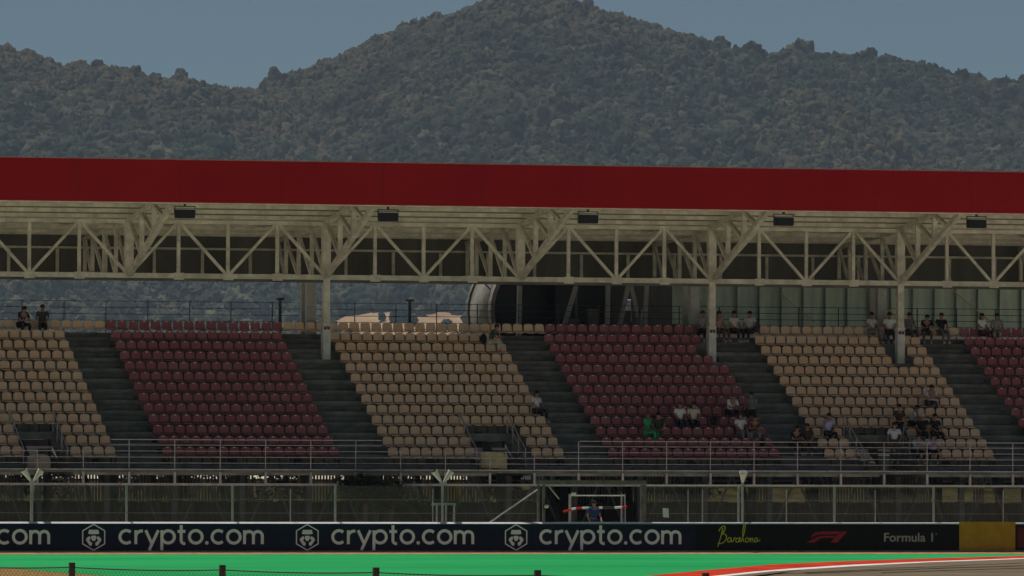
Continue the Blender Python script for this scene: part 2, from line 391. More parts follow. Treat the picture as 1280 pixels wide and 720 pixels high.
# cantilever frames
lower_cols = {2 if False else 1, 3, 4}
for k, xf in enumerate(XF):
    idx = int(round((xf-XC[0])/BAY))
    c_ = MB()
    c_.bar((xf, YC, ZT+0.05), (xf, YFA+0.9, roof_z(YFA+0.9)-0.1), 0.2, 0.2)
    CF = c_.build('cantilever_frame', MT['steel'], GS)
    MB().bar((xf+0.02, YC-0.15, ZB+0.1), (xf+0.02, YFA+0.55, roof_z(YFA+0.55)-0.55), 0.21, 0.26).build('knee_brace', MT['steel'], CF)
    def kb(y): t = (YC-0.15-y)/(YC-0.15-YFA-0.55); return ZB+0.1 + t*(roof_z(YFA+0.55)-0.55-ZB-0.1)
    nodes = [YC-0.2, YC-2.5, YC-4.9]
    for y in nodes[1:]:
        MB().box((xf-0.10, y-0.1, kb(y)+0.12), (xf+0.10, y+0.1, roof_z(y)-0.2)).build('truss_post', MT['steel'], CF)
    for ya, yb in ((YC-0.3, YC-2.35), (YC-2.6, YC-4.75), (YC-5.0, YC-6.6)):
        MB().bar((xf, ya, roof_z(ya)-0.25), (xf, yb, kb(yb)+0.1), 0.17, 0.17, ref=(1, 0, 0)).build('truss_diagonal', MT['steel'], CF)
    # rear half of the frame
    rt_ = MB()
    rt_.bar((xf, YC+0.2, roof_z(YC)-0.15), (xf, YRE-0.1, roof_z(YRE)-0.15), 0.18)
    rt_.bar((xf, YC+0.2, ZB), (xf, YRE-0.1, 12.75), 0.2)
    yy = [YC+0.3, YC+2.6, YC+5.0, YC+7.4, YRE-0.25]
    for a, e in zip(yy, yy[1:]):
        rt_.bar((xf, a, ZB+0.1), (xf, e-0.1, roof_z(e)-0.25), 0.14); rt_.box((xf-0.08, e-0.08, ZB+0.15), (xf+0.08, e+0.08, roof_z(e)-0.24))
    rt_.build('rear_frame', MT['steel'], CF)
    # columns
    low = idx in (1, 3, 4, 6)
    MB().box((xf-0.19, YC-0.17, ZB+0.05), (xf+0.19, YC+0.17, ZT+0.02)).build('upper_column', MT['steel'], CF)
    if low:
        co = MB().box((xf-0.155, YC-0.17, 10.35), (xf+0.155, YC+0.17, ZB-0.02)).build('column', MT['steel'], GS)
        MB().box((xf-0.18, YC-0.195, tz(10)), (xf+0.18, YC+0.195, 10.345)).build('column_casing', mat('casing_grey', (0.72, 0.73, 0.70), 0.7, var=0.15), co)
        pl = MB()
        for dx in (-0.075, 0.075):
            pl.prism([(xf+dx-0.06, YC-0.214, 10.02), (xf+dx+0.06, YC-0.214, 10.02), (xf+dx+0.06, YC-0.214, 10.2), (xf+dx, YC-0.214, 10.13), (xf+dx-0.06, YC-0.214, 10.2)], (0, 0.018, 0))
        pl.build('red_plaque', mat('plaque_red', (0.16, 0.01, 0.015), 0.5), co)
        rc = MB(); rc.box((xf-0.22, 338.5, 9.85), (xf+0.22, 338.9, ZB-0.1)); rc.bar((xf+0.12, 339.6, 9.9), (xf+0.05, 339.1, ZB-0.12), 0.18); rc.box((xf-0.13, 339.9, 9.85), (xf+0.13, 340.15, ZB-0.1))
        rc.build('rear_column', MT['steel_grey'], GS)
# raking supports under the terrace
for k in range(int((XR-XL)/3.1)):
    x = XL+1+k*3.1
    u = MB(); u.box((x-0.12, YF+0.4, 0), (x+0.12, YF+0.7, 3.27)); u.bar((x, YF+0.8, 3.0), (x, 338.5, 9.0), 0.3); u.box((x-0.15, 336.8, 0), (x+0.15, 337.2, 8.6)); u.bar((x, 326.5, 0), (x, 331, 5.2), 0.16)
    u.bar((x+0.1, YF+0.9, 0.2), (x+1.4, YF+0.9, 3.25), 0.09); u.bar((x+2.9, YF+1.0, 0.2), (x+1.5, YF+1.0, 3.25), 0.09)
    u.build('support_frame', MT['dark_steel'], GS)

# speakers under the roof edge
def sp_proto():
    r = empty('floodlight', (0, 0, 0))
    b = MB(); b.box((-0.44, -0.2, -0.19), (0.44, 0.2, 0.19)); b.build('housing', MT['black'], r, bevel=0.03, local=True)
    b = MB(); b.box((-0.46, -0.22, 0.192), (0.46, 0.22, 0.225)); b.build('hood', MT['steel_grey'], r, local=True)
    b = MB(); b.box((-0.38, -0.212, -0.14), (0.38, -0.202, 0.14)); b.build('front_glass', MT['darkglass'], r, local=True)
    b = MB(); b.bar((-0.47, 0, 0), (-0.47, 0, 0.32), 0.04); b.bar((0.47, 0, 0), (0.47, 0, 0.32), 0.04); b.box((-0.49, -0.03, 0.32), (0.49, 0.03, 0.36)); b.box((-0.05, -0.05, 0.36), (0.05, 0.05, 0.62)); b.build('bracket', MT['dark_steel'], r, local=True)
    return r
LAB = ['leftmost black box floodlight hanging under the red fascia', 'black box floodlight under the fascia above the left red seat block',
       'black box floodlight under the fascia at mid roof, above the middle red seats', 'black box floodlight under the fascia right of the tallest bare column', 'rightmost black box floodlight hanging under the red fascia']
LAB[3] = 'black box floodlight under the fascia, second from the right of five'
sp = sp_proto()
for k, (px, py) in enumerate(((231, 267.5), (485, 271.5), (735, 274), (979.5, 277), (1220.5, 280))):
    o = sp if k == 0 else copy_tree(sp)
    p = at(px, py, YFA+0.35); o.location = p
    tag(o, LAB[k], 'floodlight', 'floodlights under the roof edge')

# ------------------------------------------------------------------ seats
def shell_pts(w, z0, z1, nx_=6, nz=5):
    """backrest outline as a grid with rounded top"""
    P = []
    for j in range(nz+1):
        t = j/nz; z = z0 + (z1-z0)*t
        hw = w/2*(1-0.05*t)
        if t > 0.75: hw -= 0.07*((t-0.75)/0.25)**2
        for i in range(nx_+1):
            s_ = -1+2*i/nx_; P.append((s_*hw, 0.015*(1-s_*s_)+0.07*t - 0.02*(s_**4), z - (0.02*s_**4 if t == 1 else 0)))
    return P
def thick(b, P, nx_, nz, d):
    n = len(P); Q = [(x+d[0], y+d[1], z+d[2]) for x, y, z in P]; f = []
    W = nx_+1
    for j in range(nz):
        for i in range(nx_):
            a = j*W+i; f.append((a, a+1, a+W+1, a+W)); f.append((n+a, n+a+W, n+a+W+1, n+a+1))
    rim = list(range(W)) + [W*j+nx_ for j in range(1, nz+1)] + [W*nz+i for i in range(nx_-1, -1, -1)] + [W*j for j in range(nz-1, 0, -1)]
    for k in range(len(rim)):
        a, c = rim[k], rim[(k+1) % len(rim)]; f.append((a, n+a, n+c, c))
    b.add(P+Q, f)
def back_mb(b=None, ox=0, oy=0, oz=0):
    b = b or MB(); P = [(x+ox, y+0.52+oy, z+oz) for x, y, z in shell_pts(0.462, 0.43, 0.81)]; thick(b, P, 6, 5, (0, 0.035, 0)); return b
def pan_mb(b=None, ox=0, oy=0, oz=0):
    b = b or MB(); P = []
    for j in range(5):
        t = j/4
        for i in range(5):
            s_ = -1+i/2; P.append((s_*(0.225-(0.03 if j == 0 and abs(s_) == 1 else 0))+ox, 0.12+0.42*t+oy, 0.415+0.02*s_*s_-0.02*math.sin(t*math.pi)-(0.035 if j == 0 else 0)+oz))
    thick(b, P, 4, 4, (0, 0, -0.04)); return b
def brk_mb(b=None, ox=0, oy=0, oz=0):
    b = b or MB(); b.box((ox-0.03, oy+0.3, oz), (ox+0.03, oy+0.36, oz+0.36)); b.box((ox-0.18, oy+0.25, oz+0.345), (ox+0.18, oy+0.4, oz+0.372)); return b
ORD = ['first', 'second', 'third', 'fourth', 'fifth', 'sixth', 'seventh', 'eighth', 'ninth', 'tenth', 'eleventh', 'twelfth', 'thirteenth', 'fourteenth', 'fifteenth', 'sixteenth', 'seventeenth', 'eighteenth']
ROWN = ['bottom', 'second lowest', 'third lowest', 'fourth lowest', 'fifth lowest']
def glint_mb(b=None, ox=0, oy=0, oz=0):
    b = b or MB(); b.box((ox-.055, oy+.576, oz+.752), (ox+.055, oy+.590, oz+.792)); return b  # small white plate imitating the glint of light atop each red backrest
PROTO = {}
for c in ('tan', 'red'):
    r = empty('stadium_seat', (0, 0, 0))
    back_mb().build('backrest', MT['seat_'+c], r, smooth=True, local=True)
    pan_mb().build('seat_pan', MT['seat_'+c], r, smooth=True, local=True)
    if c == 'red': glint_mb().build('painted_glint', MT['white_ink'], r, local=True)
    brk_mb().build('bracket', MT['dark_steel'], r, local=True)
    PROTO[c] = [r, False]
stuff_glints = MB(); stuff = {'tan': MB(), 'red': MB()}; stuff_fade = {'tan': [], 'red': []}
def near_col(x, i):
    return any(low_x-0.85 < x < low_x+0.45 for low_x in (XC[3], XC[4])) and i in (10,) or any(abs(x-lx) < 0.42 for lx in (XC[1], XC[3], XC[4])) and i in (9, 11)
n_ind = 0
xvis0, xvis1 = at(-25, 500, Y0+5).x, at(1310, 500, Y0+5).x
SEATS = []
for bn, c, xa, xb_ in BL:
    n = 16; sp_ = (xb_-xa)/n
    for i in range(NR-1):
        for k in range(n):
            x = xa + sp_*(k+0.5)
            if i <= 2 and in_vom(x): continue
            if near_col(x, i): continue
            SEATS.append((i, x, c, bn, k))
# the top row runs on across the aisles
x = BL[0][2]
k = 0
while x < BL[5][3]:
    c = 'tan'
    for bn, cc, xa, xb_ in BL:
        if cc == 'red' and xa-0.1 < x < xb_+0.2: c = 'red'
    SEATS.append((12, x+0.26, c, 'top', k)); x += 0.53; k += 1
def vis(x, i): 
    p = Vector((x, ty(i)+0.5, tz(i)+0.6)) - EYE; d = p.dot(FWD); px = 640 + F_PX*p.dot(CR)/d; return -12 < px < 1292
for i, x, c, bn, k in SEATS:
    j = random.uniform(-1, 1)
    if i < 4 and vis(x, i) and n_ind < 300:
        pr = PROTO[c]
        if not pr[1]: o = pr[0]; pr[1] = True
        else: o = copy_tree(pr[0])
        o.location = (x+0.006*j, ty(i)+0.01*random.random(), tz(i)); o.rotation_euler.z = R(1.2)*random.uniform(-1, 1)
        tag(o, f'{"tan" if c == "tan" else "dark red"} plastic seat, {ORD[k]} place from left in {ROWN[i]} row of {bn}', 'seat', f'{c} seats of the {bn}')
        n_ind += 1
    else:
        b = stuff[c]; n0 = len(b.v)
        oy = ty(i)+0.015*random.random(); ox = x+0.006*j
        back_mb(b, ox, oy, tz(i)); (glint_mb(stuff_glints, ox, oy, tz(i)) if c == 'red' else None); pan_mb(b, ox, oy, tz(i)); nb = len(b.v)
        stuff_fade[c] += [random.random()]*(nb-n0)
print('individual seats', n_ind, 'total', len(SEATS))
big = MB(); big.add(stuff['tan'].v, stuff['tan'].f); nt_f = len(stuff['tan'].f); nt_r = nt_f + len(stuff['red'].f); big.add(stuff['red'].v, stuff['red'].f); big.add(stuff_glints.v, stuff_glints.f)
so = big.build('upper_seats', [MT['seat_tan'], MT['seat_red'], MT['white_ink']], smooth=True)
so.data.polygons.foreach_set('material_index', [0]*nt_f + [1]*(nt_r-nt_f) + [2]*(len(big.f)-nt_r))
at_ = so.data.attributes.new('fade', 'FLOAT', 'POINT'); at_.data.foreach_set('value', stuff_fade['tan']+stuff_fade['red']+[0.0]*len(stuff_glints.v))
tag(so, 'rows of tan and dark red plastic seats filling the upper terrace', 'seats', kind='stuff')

# ------------------------------------------------------------------ people
def skin_mesh(name, verts, edges, radii, root=0, sub=1):
    me = bpy.data.meshes.new(name); me.from_pydata(verts, edges, [])
    o = bpy.data.objects.new(name, me); col.objects.link(o)
    o.modifiers.new('skin', 'SKIN')
    sv = me.skin_vertices[0].data
    for k, r in enumerate(radii): sv[k].radius = r if isinstance(r, tuple) else (r, r); sv[k].use_root = (k == root)
    o.modifiers['skin'].use_smooth_shade = True
    ss = o.modifiers.new('ss', 'SUBSURF'); ss.levels = sub; ss.render_levels = sub
    dg = bpy.context.evaluated_depsgraph_get(); ev = o.evaluated_get(dg)
    out = bpy.data.meshes.new_from_object(ev); out.name = name
    bpy.data.objects.remove(o); bpy.data.meshes.remove(me)
    return out
class Sk:
    def __init__(s): s.v = []; s.e = []; s.r = []
    def pt(s, p, r, par=None):
        s.v.append(tuple(p)); s.r.append(r)
        if par is not None: s.e.append((par, len(s.v)-1))
        return len(s.v)-1
    def mesh(s, name, sub=1): return skin_mesh(name, s.v, s.e, s.r, 0, sub)
def lerp(a, b, t): return tuple(x+(y-x)*t for x, y in zip(a, b))
POSES = {
 'sit': dict(hip=(0,.0,.53), waist=(0,.04,.72), chest=(0,.05,.95), neck=(0,.03,1.10), head=(0,.0,1.25),
    sh=[(-.185,.04,1.04),(.185,.04,1.04)], el=[(-.25,-.02,.80),(.25,-.02,.80)], wr=[(-.15,-.26,.66),(.15,-.26,.66)],
    th=[(-.09,-.02,.51),(.09,-.02,.51)], kn=[(-.12,-.43,.53),(.13,-.43,.53)], an=[(-.11,-.45,.09),(.12,-.47,.09)]),
 'lean': dict(hip=(0,.05,.53), waist=(0,.0,.71), chest=(0,-.12,.91), neck=(0,-.2,1.03), head=(0,-.27,1.16),
    sh=[(-.185,-.15,.99),(.185,-.15,.99)], el=[(-.22,-.28,.68),(.22,-.30,.68)], wr=[(-.07,-.44,.72),(.07,-.46,.72)],
    th=[(-.09,.02,.51),(.09,.02,.51)], kn=[(-.17,-.40,.53),(.17,-.40,.53)], an=[(-.15,-.38,.09),(.15,-.36,.09)]),
 'raise': dict(hip=(0,.02,.53), waist=(0,.05,.72), chest=(0,.06,.95), neck=(0,.04,1.10), head=(0.02,.01,1.25),
    sh=[(-.185,.05,1.04),(.185,.05,1.04)], el=[(-.27,-.16,.90),(.25,-.02,.80)], wr=[(-.1,-.22,1.10),(.10,-.26,.64)],
    th=[(-.09,.0,.51),(.09,.0,.51)], kn=[(-.10,-.41,.53),(.15,-.41,.53)], an=[(-.11,-.40,.09),(.11,-.50,.09)]),
 'stand': dict(hip=(0,0,.95), waist=(0,.01,1.12), chest=(0,.01,1.34), neck=(0,0,1.49), head=(0,-.02,1.64),
    sh=[(-.195,.01,1.43),(.195,.01,1.43)], el=[(-.27,.03,1.15),(.28,-.02,1.16)], wr=[(-.25,-.12,.93),(.22,-.2,1.0)],
    th=[(-.09,0,.92),(.09,0,.92)], kn=[(-.11,-.03,.50),(.12,.0,.50)], an=[(-.11,.02,.09),(.13,.05,.09)]),
}
PM = {}
def pose_meshes(pz):
    if pz in PM: return PM[pz]
    q = POSES[pz]; S = Sk()
    h = S.pt(q['hip'], (.135, .11)); w = S.pt(q['waist'], (.12, .095), h); c = S.pt(q['chest'], (.15, .105), w)
    n = S.pt(q['neck'], .055, c); hd0 = S.pt(lerp(q['neck'], q['head'], .55), .075, n); hd = S.pt(q['head'], (.08, .092), hd0); S.pt(tuple(Vector(q['head'])+Vector((0, .005, .075))), .062, hd)
    for k in (0, 1):
        s_ = S.pt(q['sh'][k], .062, c); e = S.pt(q['el'][k], .042, s_); wv = S.pt(q['wr'][k], .028, e)
        d = (Vector(q['wr'][k])-Vector(q['el'][k])).normalized(); side = d.cross(Vector((0, 0, 1))); side = side.normalized() if side.length > .1 else Vector((1, 0, 0))
        if (k == 0) == (side.x < 0): side = -side
        pw = Vector(q['wr'][k])
        pal = S.pt(pw+d*.055, (.034, .018), wv)
        tb = S.pt(pw+d*.045+side*.038, .011, wv); S.pt(pw+d*.085+side*.05+Vector((0,0,-.012)), .009, tb)
        for fi, L in enumerate((.075, .085, .08, .06)):
            o_ = side*(.027-.018*fi); f1 = S.pt(pw+d*.095+o_, .009, pal); S.pt(pw+d*(.095+L*.6)+o_+Vector((0, 0, -.02)), .008, f1)
        t = S.pt(q['th'][k], .088, h); kn = S.pt(q['kn'][k], .058, t); cf = S.pt(lerp(q['kn'][k], q['an'][k], .35), .056, kn); a = S.pt(q['an'][k], .036, cf)
        S.pt((q['an'][k][0], q['an'][k][1]-.13, .035), .035, a)
    body = S.mesh('body')
    # nose, brow and ears
    bm = bmesh.new(); bm.from_mesh(body); H = Vector(q['head'])
    for cc, rr in (((0, -.098, -.01), (.014, .02, .022)), ((-.086, .0, 0), (.012, .022, .03)), ((.086, 0, 0), (.012, .022, .03)), ((0, -.085, -.055), (.028, .012, .010))):
        ret = bmesh.ops.create_uvsphere(bm, u_segments=6, v_segments=5, radius=1)
        for v in ret['verts']: v.co = H + Vector(cc) + Vector((v.co.x*rr[0], v.co.y*rr[1], v.co.z*rr[2]))
    bm.to_mesh(body); bm.free(); body.polygons.foreach_set('use_smooth', [True]*len(body.polygons))
    T = Sk(); h = T.pt(lerp(q['hip'], q['waist'], .25), (.15, .125)); w = T.pt(q['waist'], (.14, .115), h); c = T.pt(q['chest'], (.165, .122), w); T.pt(lerp(q['chest'], q['neck'], .7), .07, c)
    for k in (0, 1):
        s_ = T.pt(q['sh'][k], .078, c); T.pt(lerp(q['sh'][k], q['el'][k], .75), .063, s_)
    shirt = T.mesh('shirt')
    L = Sk(); h = L.pt(q['hip'], (.15, .125))
    for k in (0, 1):
        t = L.pt(q['th'][k], .10, h); kn = L.pt(q['kn'][k], .074, t); L.pt(lerp(q['kn'][k], q['an'][k], .85), .056, kn)
    trous = L.mesh('trousers')
    H = Vector(q['head'])
    hb = MB(); hb.ellipsoid(H+Vector((0, .022, .045)), (.098, .108, .095), 12, 8)
    hb.ellipsoid(H+Vector((0, .07, -.01)), (.075, .05, .075), 10, 6)
    hl = MB(); hl.add(hb.v, hb.f); hl.ellipsoid(H+Vector((0, .075, -.10)), (.09, .05, .16), 10, 7)
    cp_ = MB(); cp_.ellipsoid(H+Vector((0, .01, .055)), (.10, .112, .075), 12, 8); cp_.ellipsoid(H+Vector((0, -.12, .045)), (.075, .075, .014), 10, 4)
    sh = []
    for k in (0, 1): a = q['an'][k]; sh.append(MB().ellipsoid((a[0], a[1]-.06, .045), (.05, .14, .05), 10, 6))
    def m_(b, n_):
        me = bpy.data.meshes.new(n_); me.from_pydata(b.v, [], b.f); me.polygons.foreach_set('use_smooth', [True]*len(me.polygons)); return me
    PM[pz] = dict(body=body, shirt=shirt, trousers=trous, hair=m_(hb, 'hair'), long=m_(hl, 'hair'), cap=m_(cp_, 'cap'), shoe0=m_(sh[0], 'shoe'), shoe1=m_(sh[1], 'shoe'))
    return PM[pz]
def person(label, X, Y, Z, pose='sit', rz=0, top=(.7,.7,.7), legs=(.03,.03,.04), hair=(.015,.012,.01), style='hair', shoe=(.5,.5,.5), skin='skin', s=1.09, group='spectators in the stand'):
    pm = pose_meshes(pose); r = empty('person', (X, Y, Z), rz); r.scale = (s*1.06, s, s)
    def ch(n_, k, m):
        me = pm[k].copy(); me.materials.clear(); me.materials.append(m); o = bpy.data.objects.new(n_, me); col.objects.link(o); o.parent = r
    ch('body', 'body', MT[skin]); ch('shirt', 'shirt', cloth(top)); ch('trousers', 'trousers', cloth(legs)); ch('cap' if style == 'cap' else 'hair', style, cloth(hair)); ch('shoe', 'shoe0', cloth(shoe)); ch('shoe', 'shoe1', cloth(shoe))
    tag(r, label, 'person', group); return r
def seated(label, px, i, **k):
    dy = k.pop('dy', 0.36); X = at(px, 567-12.9*i-12, ty(i)+dy).x
    return person(label, X, ty(i)+dy, tz(i)+k.pop('dz', 0), **k)
W_ = (.90,.90,.92); BK = (.012,.012,.014); GY = (.30,.31,.32)
seated('person in dark clothes on the top row, further left of two at the left end', 27, 12, top=(.04,.032,.028), legs=BK, rz=.3, pose='lean')
seated('person in dark top with pale cuffs, right of two on the top row, left end', 53, 12, top=(.045,.05,.035), legs=BK, rz=-.2, skin='skin_tan')
seated('person in green top with black backpack, high at end of the middle tan block', 614, 10, top=(.05,.11,.07), legs=(.60,.57,.52), rz=1.0, pose='lean', dz=.32)
seated('person in pale grey shirt half hidden left of the column by the middle red block', 878, 12, top=GY, legs=BK, rz=-.4)
seated('person in pink shirt directly right of the tall column, on the top row', 899, 12, top=(.45,.28,.26), legs=(.10,.06,.05), rz=.5, pose='raise')
seated('person in cream shirt and black trousers, top row, legs stretched over the aisle', 918, 12, top=(.70,.62,.58), legs=BK, rz=.35)
seated('person in pale shirt with purple backpack, right end of the group by the column', 937, 12, top=(.60,.60,.66), legs=BK, rz=-.7)
seated('person in light grey shirt and grey trousers, top row above right tan block', 1090, 12, top=(.60,.60,.66), legs=(.26,.26,.29), rz=.4)
seated('person in white shirt and black trousers just left of the rightmost column', 1112, 12, top=W_, legs=BK, rz=-.2, hair=(.05,.03,.02))
seated('person in dark grey shirt just right of the rightmost column', 1137, 12, top=(.16,.16,.18), legs=(.06,.06,.07), rz=.2)
seated('person in black shirt and brown trousers on the top row above the right aisle', 1158, 12, top=BK, legs=(.10,.07,.05), rz=-.2, pose='lean')
seated('person in black shirt with grey trousers and white shoes above the right aisle', 1177, 12, top=BK, legs=(.13,.13,.15), shoe=(.75,.75,.75), rz=.1)
seated('person with long dark hair and white top on the top row far right', 1228, 12, top=W_, legs=(.06,.03,.03), style='long', rz=.6)
seated('person in pale grey clothes on the top row nearest the right edge', 1246, 12, top=(.30,.29,.27), legs=(.30,.29,.27), rz=-.3)
seated('person in white shirt and dark trousers alone by the aisle of middle tan block', 671, 4, top=(.72,.74,.78), legs=(.02,.025,.04), rz=.5)
seated('person in bright green tracksuit sitting low in the middle red block', 810, 2, top=(.03,.52,.22), legs=(.03,.50,.22), rz=.7, hair=(.20,.07,.05), skin='skin_tan')
seated('person in dark olive top beside the one in bright green', 823, 2, top=(.05,.06,.045), legs=(.06,.065,.05), rz=-.3)
seated('person in white shirt and brown cap, left of two in the middle red block', 850, 3, top=W_, legs=(.02,.03,.07), style='cap', hair=(.10,.05,.04), rz=.15)
seated('person in beige top with black hair beside the white shirt and brown cap', 867, 3, top=(.68,.62,.54), legs=BK, rz=-.1, style='long')
seated('person in white shirt with folded arms near the right aisle of the middle red block', 913, 4, top=W_, legs=BK, rz=.3, hair=(.12,.06,.05), pose='lean')
seated('person in grey shirt turned left at the aisle end of the middle red block', 939, 4, top=(.25,.27,.27), legs=BK, rz=-.9)
seated('person in white and blue shirt low at the aisle side of the middle red block', 926, 2, top=(.78,.80,.88), legs=(.20,.20,.21), rz=.2, hair=(.06,.04,.03))
seated('person with dark hair and red top, low at aisle end of middle red block', 943, 2, top=(.16,.05,.05), legs=(.28,.27,.26), rz=-.2, pose='lean')
seated('person all in black, left of two crouched on the aisle steps', 993, 1, top=BK, legs=BK, rz=.2, pose='lean')
seated('person in dark brown top, right of two crouched on the aisle steps', 1009, 1, top=(.06,.045,.035), legs=(.04,.035,.03), rz=-.2, shoe=(.4,.4,.4))
seated('person in lavender shirt and black trousers low in the right tan block', 1036, 2, top=(.52,.52,.82), legs=BK, rz=.1, pose='raise')
seated('person in pale patterned shirt sitting alone near the right aisle of the right tan block', 1162, 5, top=(.60,.57,.68), legs=(.07,.07,.09), rz=0, pose='lean')
seated('person with dark hair and dark clothes standing by the stairwell of the right tan block', 1124, 2, top=(.05,.035,.03), legs=BK, rz=.3, pose='stand', dy=.3)
seated('person in grey and white shirt bending beside the stairwell of the right tan block', 1140, 3, top=(.52,.54,.54), legs=BK, rz=.9, pose='lean')
seated('person in white shirt and grey trousers on the stairs of the right stairwell', 1118, 1, top=(.76,.76,.82), legs=(.10,.10,.10), rz=-.2, pose='stand', dy=.25, dz=-.35)
seated('person in black with white cap right of the right stairwell', 1153, 2, top=BK, legs=BK, style='cap', hair=(.6,.6,.6), rz=-.2)
seated('person in black beside the white cap, low in the right tan block', 1169, 2, top=BK, legs=BK, rz=.2)
seated('person in light blue shirt on the bottom row behind the front railing', 1145, 0, top=(.28,.52,.68), legs=BK, rz=.2, pose='lean', dz=.12)
seated('person in pale violet shirt on the bottom row behind the front railing', 1166, 0, top=(.52,.52,.82), legs=BK, rz=-.2, pose='lean', dz=.12)
# bags on seats
def bag(label, px, i, c, dz=.42, s=1.0):
    p = at(px, 540, ty(i)+.34); r = empty('backpack', (p.x, ty(i)+.34, tz(i)+dz))
    b = MB(); b.ellipsoid((0, 0, .22*s), (.17*s, .12*s, .24*s), 12, 8); b.build('bag_body', cloth(c), r, smooth=True, local=True)
    b = MB(); b.ellipsoid((0, -.10*s, .14*s), (.12*s, .06*s, .12*s), 10, 6); b.build('front_pocket', cloth(c), r, smooth=True, local=True)
    b = MB(); pts = [(-.05, 0, .44), (-.04, 0, .5), (.04, 0, .5), (.05, 0, .44)]
    for p_, q_ in zip(pts, pts[1:]): b.tube(p_, q_, .012, 6)
    b.build('grab_loop', cloth(c), r, local=True)
    tag(r, label, 'backpack')
bag('black backpack on a red seat between the beige top and the folded arms', 892, 3, BK)
bag('dark bag on a red seat at the aisle end of the middle red block', 953, 1, (.02,.02,.022), s=.85)
bag('black backpack on the back row beside the person in green top', 604, 10, BK, dz=.80)
bag('purple backpack on the top row right of the pale shirt by the column', 945, 12, (.05,.035,.09), dz=.5, s=1.15)
# sheets and bin in the stairwells
for (a, c_), m, lab, rd in ((VOM[0], 'tan_cloth', 'rounded tan board standing in the left stairwell', 1), (VOM[1], 'yellow_cloth', 'stained yellow sheet hung in the middle stairwell', 0)):
    r = empty('sheet_board', (a+(c_-a)*.32, ty(0)-0.05, 3.5)); w = (c_-a)*.30
    pts = [(-w, 0, .02), (w, 0, .02), (w, 0, .45), (w*.8, 0, .62), (w*.4, 0, .70), (-w*.6, 0, .70), (-w, 0, .6)] if rd else [(-w, 0, .15), (w, 0, .10), (w*1.02, 0, .62), (w*.7, 0, .82), (-w, 0, .84)]
    MB().prism(pts, (0, .05, 0)).build('panel', MT[m], r, local=True, bevel=.01)
    b = MB(); b.box((-w, .06, 0), (-w+.04, .10, .6)); b.box((w-.04, .06, 0), (w, .10, .45)); b.build('frame', MT['dark_steel'], r, local=True)
    tag(r, lab, 'board')
p = at(1102, 575, ty(0)-.1); r = empty('litter_bin', (p.x, p.y-.3, 3.52))
b = MB(); b.tube((0, 0, 0), (0, 0, .72), .22, 12, .27); b.build('drum', mat('bin_green', (.10, .13, .11), .6), r, local=True)
b = MB(); b.tube((0, 0, .73), (0, 0, .80), .29, 12, .24); b.build('lid', MT['lamp_pale'], r, local=True)
tag(r, 'grey green litter bin with pale lid in the right stairwell', 'bin')

# ------------------------------------------------------------------ barrier, banners
bw = MB(); x = XL
bw.box((XL, YB, 0), (XR, YB+.30, 1.225))
BW = bw.build('barrier_wall', MT['wall'], None, bevel=.015); MB().prism([(XL, YB-.035, 1.228), (XL, YB+.28, 1.228), (XL, YB+.28, 1.30), (XL, YB+.05, 1.30)], (XR-XL, 0, 0)).build('capping', mat('cap_white', (.88, .88, .88), .6, var=.08), BW); tag(BW, 'low concrete barrier wall behind the advertising banners, pale top edge', 'wall')
def ribbon(b, pts, w, y, dep=.006, closed=False):
    P = [Vector((p[0], 0, p[1])) for p in pts]; n = len(P); Lf = []; Rt = []
    for i in range(n):
        a = P[(i-1) % n] if (i > 0 or closed) else P[i]; c = P[(i+1) % n] if (i < n-1 or closed) else P[i]
        d = (c-a).normalized(); k = 1.0
        if (0 < i < n-1) or closed:
            d1 = (P[i]-a).normalized(); d2 = (c-P[i]).normalized(); k = 1/max(.5, math.cos(d1.angle(d2)/2))
        nrm = Vector((-d.z, 0, d.x))*(w/2*k); Lf.append(P[i]+nrm); Rt.append(P[i]-nrm)
    m = n if closed else n-1
    vs = [(v.x, y, v.z) for v in Lf] + [(v.x, y, v.z) for v in Rt] + [(v.x, y+dep, v.z) for v in Lf] + [(v.x, y+dep, v.z) for v in Rt]
    fs = []
    for i in range(m):
        j = (i+1) % n
        fs += [(i, j, n+j, n+i), (2*n+i, 3*n+i, 3*n+j, 2*n+j), (i, 2*n+i, 2*n+j, j), (n+i, n+j, 3*n+j, 3*n+i)]
    if not closed: fs += [(0, n, 3*n, 2*n), (n-1, 3*n-1, 4*n-1, 2*n-1)]
    b.add(vs, fs)
def arc(cx, cz, r, a0, a1, n=14, rz=None):
    return [(cx+r*math.cos(R(a0+(a1-a0)*k/n)), cz+(rz or r)*math.sin(R(a0+(a1-a0)*k/n))) for k in range(n+1)]
LET = {
 'c': ([arc(.5, .5, .43, 48, 312)], .93), 'o': ([('closed', arc(.5, .5, .43, 0, 342, 18))], 1.02),
 'r': ([[(.1, .95), (.1, 0)], [(.1, .48)] + arc(.5, .5, .40, 165, 80, 6)], .62),
 'y': ([[(.04, .95), (.46, .02)], [(.88, .95), (.46, .02), (.27, -.42)]], .92),
 'p': ([[(.1, .95), (.1, -.42)], ('closed', arc(.52, .5, .42, 0, 342, 18))], 1.05),
 't': ([[(.24, 1.3), (.24, .28)] + arc(.46, .26, .22, 190, 285, 5), [(.0, .87), (.52, .87)]], .62),
 '.': ([('dot', (.12, .09))], .30),
 'm': ([[(.1, .95), (.1, 0)], [(.1, .5)] + arc(.40, .57, .30, 165, 0, 8) + [(.70, 0)], [(.70, .5)] + arc(1.0, .57, .30, 165, 0, 8) + [(1.30, 0)]], 1.42),
}
